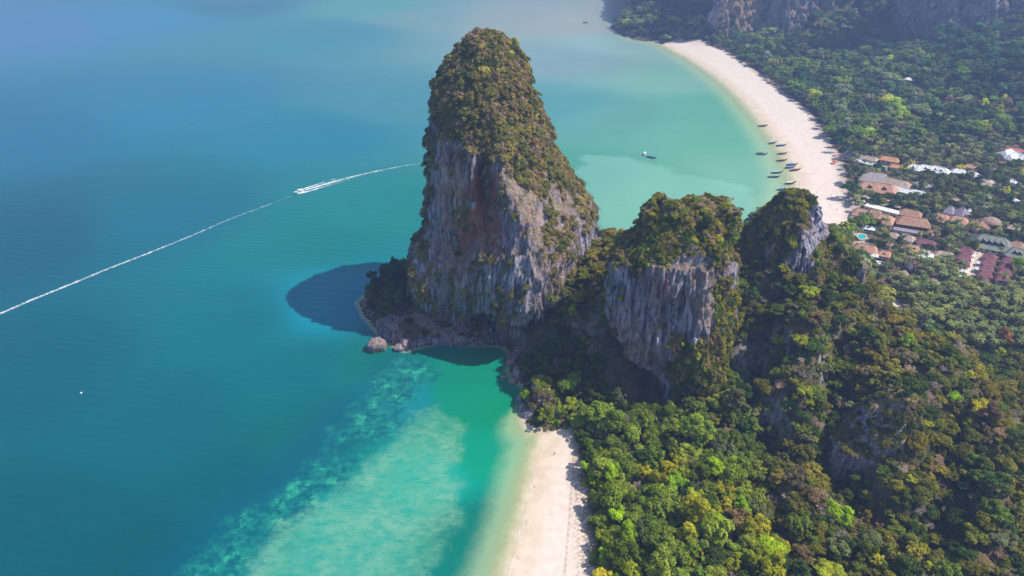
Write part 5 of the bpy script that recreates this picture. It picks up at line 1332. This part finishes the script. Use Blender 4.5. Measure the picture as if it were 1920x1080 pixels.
def motorboat(px, py, hd, label, size=1.0, cat='speedboat', name='speedboat', trim=.35):
    c = W(px, py, 0.0); c[2] = .1
    root = empty(name, c, math.radians(hd), size); root.rotation_euler.y = -math.radians(trim * 6); tag(root, label, cat)
    st = [(-4.6, 1.25, .95, -.1), (-3, 1.42, 1.0, -.35), (0, 1.5, 1.1, -.4), (2.4, 1.25, 1.28, -.3), (4.0, .7, 1.45, .1), (5.0, .12, 1.6, .75)]
    hull_mb(st).build('hull', M_WHITE, root)
    V = [(1.6, -.95, 1.1), (1.6, .95, 1.1), (4.4, .25, 1.45), (4.4, -.25, 1.45), (1.6, -.8, 1.65), (1.6, .8, 1.65), (3.8, .2, 1.6), (3.8, -.2, 1.6)]
    MB().add(V, [(0, 3, 2, 1), (4, 5, 6, 7), (0, 1, 5, 4), (1, 2, 6, 5), (2, 3, 7, 6), (3, 0, 4, 7)]).build('foredeck', M_WHITE, root)
    ca = MB().box(-.9, 0, 2.5, 4.6, 2.3, .12).build('hardtop', M_WHITE, root)
    for x in (-2.9, 1.1):
        for s in (-1, 1): MB().tube([(x, s * 1.1, 1.0), (x, s * 1.05, 2.46)], .05, 4).build('post', M_METAL, ca)
    MB().box(1.35, 0, 1.75, .1, 1.7, .7).build('windscreen', M_GLASS, root)
    for y in (-.75, 0, .75): MB().box(-3.2 + abs(y), y, .95, .5, .5, .35).build('seat', M_LBLUE, root)
    for y in (-.45, .45):
        e = MB().box(-4.95, y, 1.25, .6, .42, .75).build('outboard_engine', M_DARKW, root); MB().box(-5.0, y, .45, .22, .14, 1.0).build('leg', M_METAL, e)
    return root
p0, p1 = W(556, 361, 0), W(640, 337, 0)
sp_h = math.degrees(math.atan2(p0[1] - p1[1], p0[0] - p1[0]))
motorboat(561, 361, sp_h, 'white speedboat racing ahead of its white wake on open water', 1.0)
motorboat(1209, 290, 80, 'white cabin boat anchored beside a navy longtail in the bay', .95, 'boat', 'cabin_boat', 0)
motorboat(1365, 388, 176, 'tiny white boat alone on the bay above the flat summit', .5, 'boat', 'dinghy', 0)
# buoy
c = W(152, 737, 0); bu = empty('buoy', c); tag(bu, 'small white buoy floating alone on deep water', 'buoy')
sph = MB(); n = 10
prof = [(.05, -.5), (.45, -.35), (.62, 0), (.5, .35), (.2, .55), (.06, .6)]
V = [(r * math.cos(2 * math.pi * i / n), r * math.sin(2 * math.pi * i / n), z) for r, z in prof for i in range(n)]
sph.add(V, [(j * n + i, j * n + (i + 1) % n, (j + 1) * n + (i + 1) % n, (j + 1) * n + i) for j in range(5) for i in range(n)]).build('float', M_WHITE, bu, True)
MB().tube([(0, 0, .5), (0, 0, 1.1)], .05, 5).build('mast', M_METAL, bu)

# ------------------------------------------------------------------ wakes: foam lying on the water
def foam_material(name, thr, col=(0.82, 0.85, 0.87)):
    m, nt, out = new_mat(name); g = G(nt); p = g.pos()
    n = g.noise(p, 0.55, 6, 0.72)
    a = g.math('MULTIPLY', g.attr('dens'), 1.0)
    n2 = g.noise(p, 0.16, 4, 0.6)
    k = g.math('MULTIPLY', g.ramp(g.math('ADD', g.math('ADD', n, g.math('MULTIPLY', g.math('SUBTRACT', n2, 0.5), 0.3)), g.math('MULTIPLY', a, 0.5)), thr, thr + 0.34), 0.86)
    b = g.bsdf(None, col, 0.9, None, 0.1); tr = g.n('ShaderNodeBsdfTransparent'); mx = g.n('ShaderNodeMixShader'); g.set(mx.inputs[0], k)
    nt.links.new(tr.outputs[0], mx.inputs[1]); nt.links.new(b.outputs[0], mx.inputs[2]); nt.links.new(mx.outputs[0], out.inputs[0]); return m
M_FOAM = foam_material('wake_foam', 0.64)
def foam_ribbon(V, F, A, pts, widths, dens, wob=0.0, seed=0, z=.03):
    P = np.array([W(*q, 0)[:2] for q in pts]); d = np.concatenate([[0], np.cumsum(np.linalg.norm(np.diff(P, axis=0), axis=1))])
    t = np.arange(0, d[-1], 1.0); X = np.interp(t, d, P[:, 0]); Y = np.interp(t, d, P[:, 1])
    k = 15; ker = np.ones(k) / k
    if len(t) > 3 * k:
        Xp = np.convolve(np.pad(X, k, mode='reflect', reflect_type='odd'), ker, 'same')[k:-k]; Yp = np.convolve(np.pad(Y, k, mode='reflect', reflect_type='odd'), ker, 'same')[k:-k]
        X, Y = Xp, Yp
    w = np.interp(t, d, widths); de = np.interp(t, d, dens)
    if wob: w = w * (1 + wob * perlin(t / 6.0, t * 0 + seed, t * 0, 77)); de = de * (1 + wob * perlin(t / 9.0, t * 0 + seed, t * 0 + 3, 78))
    tx, ty = np.gradient(X), np.gradient(Y); L = np.hypot(tx, ty); nx, ny = -ty / L, tx / L
    n0 = len(V); cols = (-1, -.5, 0, .5, 1); prof = (0, .8, 1, .8, 0)
    for i in range(len(t)):
        for c, pr in zip(cols, prof): V.append((X[i] + nx[i] * w[i] * c, Y[i] + ny[i] * w[i] * c, z)); A.append(de[i] * pr - (.45 if pr == 0 else 0))
    for i in range(len(t) - 1):
        for j in range(4): a = n0 + i * 5 + j; F.append((a, a + 1, a + 6, a + 5))
def wake(label, ribbons):
    V, F, A = [], [], []
    for i, r in enumerate(ribbons): foam_ribbon(V, F, A, *r, seed=i * 7.7 + len(label), z=.03 + .006 * i)
    return tag(obj('wake', np_mesh('wake', V, F, [M_FOAM], True, {'dens': A})), label, None, None, 'stuff')
wake('broad white wake streaming behind the speedboat to the sea rock', [
    ([(566,358),(600,348),(650,334),(700,322),(750,312),(800,305),(840,301)], [1.8,2.6,3.0,3.0,2.6,2.2,1.8], [1.0,.9,.70,.56,.50,.46,.4], .25),
    ([(557,360),(572,353),(600,344),(640,332.5),(680,322.5),(715,315)], [1.2,2.0,2.2,2.2,1.8,1.2], [1.1,1.0,.6,.35,.15,.0], .5),
    ([(558,363),(578,359),(605,350.5),(645,339.5),(685,328.5),(720,320)], [1.4,2.2,2.4,2.2,1.8,1.2], [1.1,1.0,.6,.35,.15,.0], .5)])
wake('long thin foam trail left across the open water by an earlier boat', [
    ([(-60,614),(0,588),(60,562),(120,538),(200,505),(280,474),(350,446),(430,411),(500,385),(545,368)], [2.2,2.2,2.1,2.1,2.2,2.2,2.2,2.1,2.0,1.8], [.74,.74,.72,.68,.64,.62,.55,.47,.42,.40], .25)])
wake('faint narrow wake behind the far dark longtail boat', [([(1094,42),(1075,36),(1045,27),(1010,17)], [1.2,1.8,2.0,1.6], [.75,.6,.45,.2], .2)])

# ------------------------------------------------------------------ boulders
def boulder(px, py, sx, sy, sz, label, seed, sink=.25, rz=0.0, z=0.0, group=None, at=None, name='boulder'):
    c = W(px, py, z) if at is None else at
    nu, nv = 26, 14; th = np.linspace(0, 2 * math.pi, nu, endpoint=False); ph = np.linspace(.02, math.pi - .02, nv)
    T, Ph = np.meshgrid(th, ph); D = np.stack([np.sin(Ph) * np.cos(T), np.sin(Ph) * np.sin(T), np.cos(Ph)], -1).reshape(-1, 3)
    q = np.sign(D) * np.abs(D) ** .8
    d = 1 + .34 * fbm(D[:, 0] * 1.5 + seed, D[:, 1] * 1.5, D[:, 2] * 1.5, 3, 5) + .10 * np.round(2 * perlin(D[:, 0] * 2 + seed, D[:, 1] * 2, D[:, 2] * 2, 6)) / 2
    V = q * d[:, None] * np.array([sx, sy, sz]) * .5; V[:, 2] += sz * (.5 - sink)
    I = np.arange(nu * nv).reshape(nv, nu); J = np.roll(I, -1, 1); F = np.stack([I[:-1], I[1:], J[1:], J[:-1]], -1).reshape(-1, 4)
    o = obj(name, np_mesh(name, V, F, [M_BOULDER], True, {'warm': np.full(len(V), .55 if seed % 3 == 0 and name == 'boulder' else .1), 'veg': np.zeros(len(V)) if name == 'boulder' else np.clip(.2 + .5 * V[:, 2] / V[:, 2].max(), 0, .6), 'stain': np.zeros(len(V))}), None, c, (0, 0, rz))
    return tag(o, label, 'boulder' if name == 'boulder' else 'rock outcrop', group)
GB = 'boulders at the foot of the sea rock'
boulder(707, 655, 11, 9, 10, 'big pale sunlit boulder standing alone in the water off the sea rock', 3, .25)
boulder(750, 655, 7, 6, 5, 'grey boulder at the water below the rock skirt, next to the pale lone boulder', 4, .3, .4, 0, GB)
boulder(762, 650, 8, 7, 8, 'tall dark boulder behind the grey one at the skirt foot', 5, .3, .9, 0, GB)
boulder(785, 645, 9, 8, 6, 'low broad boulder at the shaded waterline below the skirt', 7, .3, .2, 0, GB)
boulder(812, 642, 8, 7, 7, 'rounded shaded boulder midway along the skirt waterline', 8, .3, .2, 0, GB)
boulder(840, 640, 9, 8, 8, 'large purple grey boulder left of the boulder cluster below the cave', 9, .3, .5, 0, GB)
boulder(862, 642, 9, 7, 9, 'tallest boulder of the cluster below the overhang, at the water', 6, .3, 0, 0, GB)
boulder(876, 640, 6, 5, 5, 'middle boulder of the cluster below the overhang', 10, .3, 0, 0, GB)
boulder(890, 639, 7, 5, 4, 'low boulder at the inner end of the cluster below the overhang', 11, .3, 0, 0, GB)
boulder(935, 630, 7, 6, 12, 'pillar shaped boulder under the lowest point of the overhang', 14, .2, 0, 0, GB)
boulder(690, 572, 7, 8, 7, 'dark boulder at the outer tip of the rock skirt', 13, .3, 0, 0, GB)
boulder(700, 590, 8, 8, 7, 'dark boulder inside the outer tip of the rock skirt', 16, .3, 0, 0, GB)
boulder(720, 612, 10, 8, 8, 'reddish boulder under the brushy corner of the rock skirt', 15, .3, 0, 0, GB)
GC = 'boulders along the shaded cove'
boulder(962, 672, 7, 6, 5, 'blue grey boulder at the shaded cove, farthest from the beach', 17, .3, 0, 0, GC)
boulder(975, 664, 8, 7, 7, 'taller blue grey boulder at the edge of the shaded hollow', 19, .3, 0, 0, GC)
boulder(958, 683, 6, 5, 4, 'pale topped boulder catching the sun at the cove edge', 21, .3, 0, 0, GC)
boulder(972, 706, 6, 9, 8, 'long leaning boulder with a bush on top beside the cove', 22, .3, .3, 0, GC)
boulder(962, 718, 5, 4, 3.5, 'small pale boulder at the foot of the leaning boulder', 24, .3, .3, 0, GC)
boulder(943, 708, 3.4, 2.6, 1.8, 'small brown rock alone in the green water of the cove', 27, .35)
GF2 = 'boulders at the far headland'
for a in [(1152, 53, 14, 10, 9, 'dark boulder farthest out off the far headland', 28), (1180, 66, 16, 10, 9, 'dark boulder beside the far headland shore', 29), (1187, 69, 10, 7, 7, 'pale boulder on the far headland shore', 30),
          (1217, 71, 10, 7, 7, 'pale boulder midway between headland and beach end', 33), (1231, 75, 8, 6, 5, 'small boulder at the very end of the curved beach', 34)]: boulder(*a, .3, 0, 0, GF2)

for i, (p, w_, h_, lb) in enumerate(OUTP): boulder(0, 0, w_ * .8, w_ * .7, h_ * 1.15, lb, 41 + i * 3, .3, i * .7, 0, None, p, 'rock_outcrop')

# ------------------------------------------------------------------ stalactites hanging from the overhangs (parts of their rocks)
def spike_mesh(seed):
    r = random.Random(seed); n = 8; prof = [(1.0, 0.25), (.95, 0), (.75, -.3), (.5, -.6), (.28, -.85), (.04, -1.0)]
    V = [((p * (1 + r.uniform(-.2, .2))) * math.cos(2 * math.pi * i / n), p * (1 + r.uniform(-.2, .2)) * math.sin(2 * math.pi * i / n), z) for p, z in prof for i in range(n)]
    F = [(j * n + i, j * n + (i + 1) % n, (j + 1) * n + (i + 1) % n, (j + 1) * n + i)[::-1] for j in range(len(prof) - 1) for i in range(n)]
    me = np_mesh('stalactite', V, F, [M_ROCK], True, {'warm': np.full(len(V), .5 if seed % 2 else .15), 'veg': np.zeros(len(V)), 'stain': np.full(len(V), .4 if seed % 3 == 0 else 0)}); return me
SPIKES = [spike_mesh(s) for s in range(6)]
def spikes(par, line, n, lo, hi, seed, wlo=.5, whi=1.3, jit=5):
    r = random.Random(seed); t = np.linspace(0, len(line) - 1, n)
    for s in t:
        i = min(int(s), len(line) - 2); f = s - i
        px = line[i][0] * (1 - f) + line[i + 1][0] * f + r.uniform(-3, 3); py = line[i][1] * (1 - f) + line[i + 1][1] * f + r.uniform(-jit, jit)
        h = BV_T.ray_cast(CAMV, Vector(ray(px, py)).normalized())
        if h[0] is None: continue
        p = h[0] + Vector((0, .5, .5)); L = r.uniform(lo, hi); w = r.uniform(wlo, whi)
        obj('stalactite', SPIKES[r.randrange(6)], par, p, (r.uniform(-.06, .06), r.uniform(-.06, .06), r.uniform(0, 6)), (w, w, L))
spikes(t1, [(822,425),(845,440),(860,450)], 9, 5, 11, 1, .7, 1.6)
spikes(t1, [(828,365),(850,385),(870,372),(888,390)], 10, 6, 13, 2, .7, 1.5)
spikes(t1, [(822,520),(850,545),(880,560),(900,585)], 14, 4, 9, 3)
spikes(t1, [(915,610),(935,632),(960,625),(985,600),(1010,585),(1040,592),(1062,610),(1085,628)], 34, 4, 9, 4)
spikes(t2, [(1148,640),(1165,665),(1185,690),(1205,712),(1225,735)], 30, 5, 11, 5)
spikes(t2, [(1160,600),(1190,630),(1215,660)], 10, 5, 10, 6)

# ------------------------------------------------------------------ shore things
def line_thing(name, pts, rad, mat, label, cat, z=0.0, wave=0.0):
    m = MB(); P = []
    for q in pts: v = W(*q, z); P.append(v)
    m.tube(P, rad, 5); return tag(m.build(name, mat), label, cat)
line_thing('mooring_rope', [(741,663),(748,672),(757,682),(762,700),(764,722),(765,742)], .022, M_TANC, 'thin pale float line running out from the skirt boulder over the reef', 'rope', .12)
fence = empty('beach_fence', W(1073, 900, 3.2)); tag(fence, 'low thin rope fence along the back of the near beach', 'fence')
fp = [(1077, 825), (1077, 850), (1075, 884), (1073, 915), (1071, 945), (1068, 985), (1065, 1020), (1062, 1055), (1059, 1090)]
fb = np.array(fence.location); FP = []
for q in fp: v = W(*q, 3.0); v[2] = float(ground(v[0], v[1])[0]); FP.append(v - fb)
FP = np.array(FP); ts = np.linspace(0, len(FP) - 1, 26); fpts = [FP[min(int(s), len(FP) - 2)] * (1 - (s - min(int(s), len(FP) - 2))) + FP[min(int(s), len(FP) - 2) + 1] * (s - min(int(s), len(FP) - 2)) for s in ts]
pm = MB().tube([(0, 0, -.4), (0, 0, 1.0)], .09, 5).mesh('post', M_WOOD)
for v in fpts: obj('post', pm, fence, v)
MB().tube([v + np.array([0, 0, .8]) for v in fpts], .05, 4).build('rope', M_TANC, fence)
st = W(1564, 306, 3.0); st[2] = float(ground(st[0], st[1])[0]); CLEAR.append((st[0], st[1], 6)); CLEAR.append((st[0] - 3, st[1] - 6, 6))
tent = empty('beach_tent', st); tag(tent, 'small bright red tent on the sand at the tree edge of the curved beach', 'tent')
MB().add([(-2, -2, 2.2), (2, -2, 2.2), (2, 2, 2.2), (-2, 2, 2.2), (0, 0, 3.4), (-2, -2, 1.8), (2, -2, 1.8), (2, 2, 1.8), (-2, 2, 1.8)], [(0, 1, 4), (1, 2, 4), (2, 3, 4), (3, 0, 4), (0, 5, 6, 1), (1, 6, 7, 2), (2, 7, 8, 3), (3, 8, 5, 0)]).build('canvas', M_RED, tent)
for x in (-1.9, 1.9):
    for y in (-1.9, 1.9): MB().tube([(x, y, 0), (x, y, 1.95)], .05, 5).build('pole', M_METAL, tent)

# people: one continuous body each
M_SKIN = plain('skin', (0.36, 0.22, 0.15), 0.6, 0.1); M_HAIR = plain('dark_hair', (0.03, 0.02, 0.02), 0.6, 0.1)
def body_mesh():
    J = dict(pel=(0, 0, .94), wai=(0, .01, 1.10), che=(0, 0, 1.34), nec=(0, .01, 1.48), hea=(0, .03, 1.62), top=(0, .03, 1.72))
    E = [('pel', 'wai'), ('wai', 'che'), ('che', 'nec'), ('nec', 'hea'), ('hea', 'top')]; R = dict(pel=.15, wai=.13, che=.15, nec=.06, hea=.10, top=.07)
    for s, nm in ((-1, 'l'), (1, 'r')):
        J.update({nm + 'sh': (s * .19, 0, 1.40), nm + 'el': (s * .26, -.05 * s, 1.13), nm + 'wr': (s * .27, .10 * s + .05, .90), nm + 'hd': (s * .27, .14 * s + .06, .80),
                  nm + 'hip': (s * .10, 0, .88), nm + 'kn': (s * .11, .14 * s + .03, .50), nm + 'an': (s * .11, .20 * s - .06, .09), nm + 'to': (s * .12, .20 * s + .12, .04)})
        R.update({nm + 'sh': .07, nm + 'el': .048, nm + 'wr': .034, nm + 'hd': .04, nm + 'hip': .10, nm + 'kn': .065, nm + 'an': .045, nm + 'to': .035})
        E += [('che', nm + 'sh'), (nm + 'sh', nm + 'el'), (nm + 'el', nm + 'wr'), (nm + 'wr', nm + 'hd'), ('pel', nm + 'hip'), (nm + 'hip', nm + 'kn'), (nm + 'kn', nm + 'an'), (nm + 'an', nm + 'to')]
    k = list(J); me = bpy.data.meshes.new('body'); me.from_pydata([J[a] for a in k], [(k.index(a), k.index(b)) for a, b in E], []); o = bpy.data.objects.new('body', me); COL.objects.link(o)
    md = o.modifiers.new('skin', 'SKIN'); 
    for i, a in enumerate(k): me.skin_vertices[0].data[i].radius = (R[a], R[a]); me.skin_vertices[0].data[i].use_root = (a == 'pel')
    o.modifiers.new('sub', 'SUBSURF').levels = 1
    dg = bpy.context.evaluated_depsgraph_get(); m2 = bpy.data.meshes.new_from_object(o.evaluated_get(dg)); m2.materials.clear(); m2.materials.append(M_SKIN)
    bpy.data.objects.remove(o); return m2
try:
    BODY = body_mesh()
except Exception as ex:
    print('BODY', ex); BODY = None
def person(px, py, rz, label, top, low, group=None):
    c = W(px, py, 2.5); c[2] = float(ground(c[0], c[1])[0])
    o = obj('person', BODY, None, c, (0, 0, rz)); tag(o, label, 'person', group)
    n = 10
    def shell(prof, nm, m):
        V = [(a * math.cos(2 * math.pi * i / n), b * math.sin(2 * math.pi * i / n) + y, z) for a, b, y, z in prof for i in range(n)]
        MB().add(V, [(j * n + i, j * n + (i + 1) % n, (j + 1) * n + (i + 1) % n, (j + 1) * n + i) for j in range(len(prof) - 1) for i in range(n)]).build(nm, m, o, True)
    shell([(.23, .17, 0, .74), (.22, .175, 0, .9), (.20, .165, 0, 1.04)], 'shorts', low)
    shell([(.19, .16, 0, 1.02), (.20, .17, 0, 1.2), (.23, .17, 0, 1.38), (.10, .1, 0, 1.48)], 'shirt', top)
    shell([(.125, .13, .02, 1.60), (.125, .135, .02, 1.68), (.09, .1, .02, 1.76), (.01, .01, .02, 1.79)], 'hair', M_HAIR)
if BODY:
    person(1040, 847, .6, 'person in dark clothes walking on the white sand of the near beach', M_NAVY, M_DARKW)
    GP = 'people on the curved beach'
    person(1558, 366, 1.0, 'person in dark shirt in tree shade near the inland end of the curved beach', M_DARKW, M_NAVY, GP)
    person(1551, 372, 2.0, 'person in red top beside the shaded person on the curved beach', M_RED, M_NAVY, GP)
    person(1532, 358, .3, 'person in white shirt alone on open sand above the pointed hill', M_WHITE, M_NAVY, GP)
    person(1526, 324, 1.3, 'person in blue shirt walking beside another on mid beach sand', M_BLUE, M_DARKW, GP)
    person(1521, 325, 1.3, 'person in pale shirt walking beside the blue shirted one', M_CANVAS, M_DARKW, GP)
    person(1570, 394, 0, 'person in dark shorts at the lowest end of the curved beach', M_LBLUE, M_DARKW, GP)
    person(1557, 385, 0, 'person in tan shirt on the sand between shade and beach end', M_TANC, M_NAVY, GP)

# ------------------------------------------------------------------ air
def haze():
    m, nt, out = new_mat('haze_air'); v = nt.nodes.new('ShaderNodeVolumePrincipled')
    v.inputs['Color'].default_value = (0.38, 0.55, 1.0, 1); v.inputs['Density'].default_value = HAZE; v.inputs['Anisotropy'].default_value = 0.25
    nt.links.new(v.outputs[0], out.inputs['Volume'])
    o = MB().box(0, 0, 0, 1, 1, 1).build('haze', m)
    lo, hi = -8.5, 330.0
    o.location = (0, 0, (lo + hi) / 2); o.scale = (19000, 19000, hi - lo)
    return tag(o, 'thin pale blue haze in the air over the bay', None, None, 'stuff')
HAZE = 0.00028
haze()
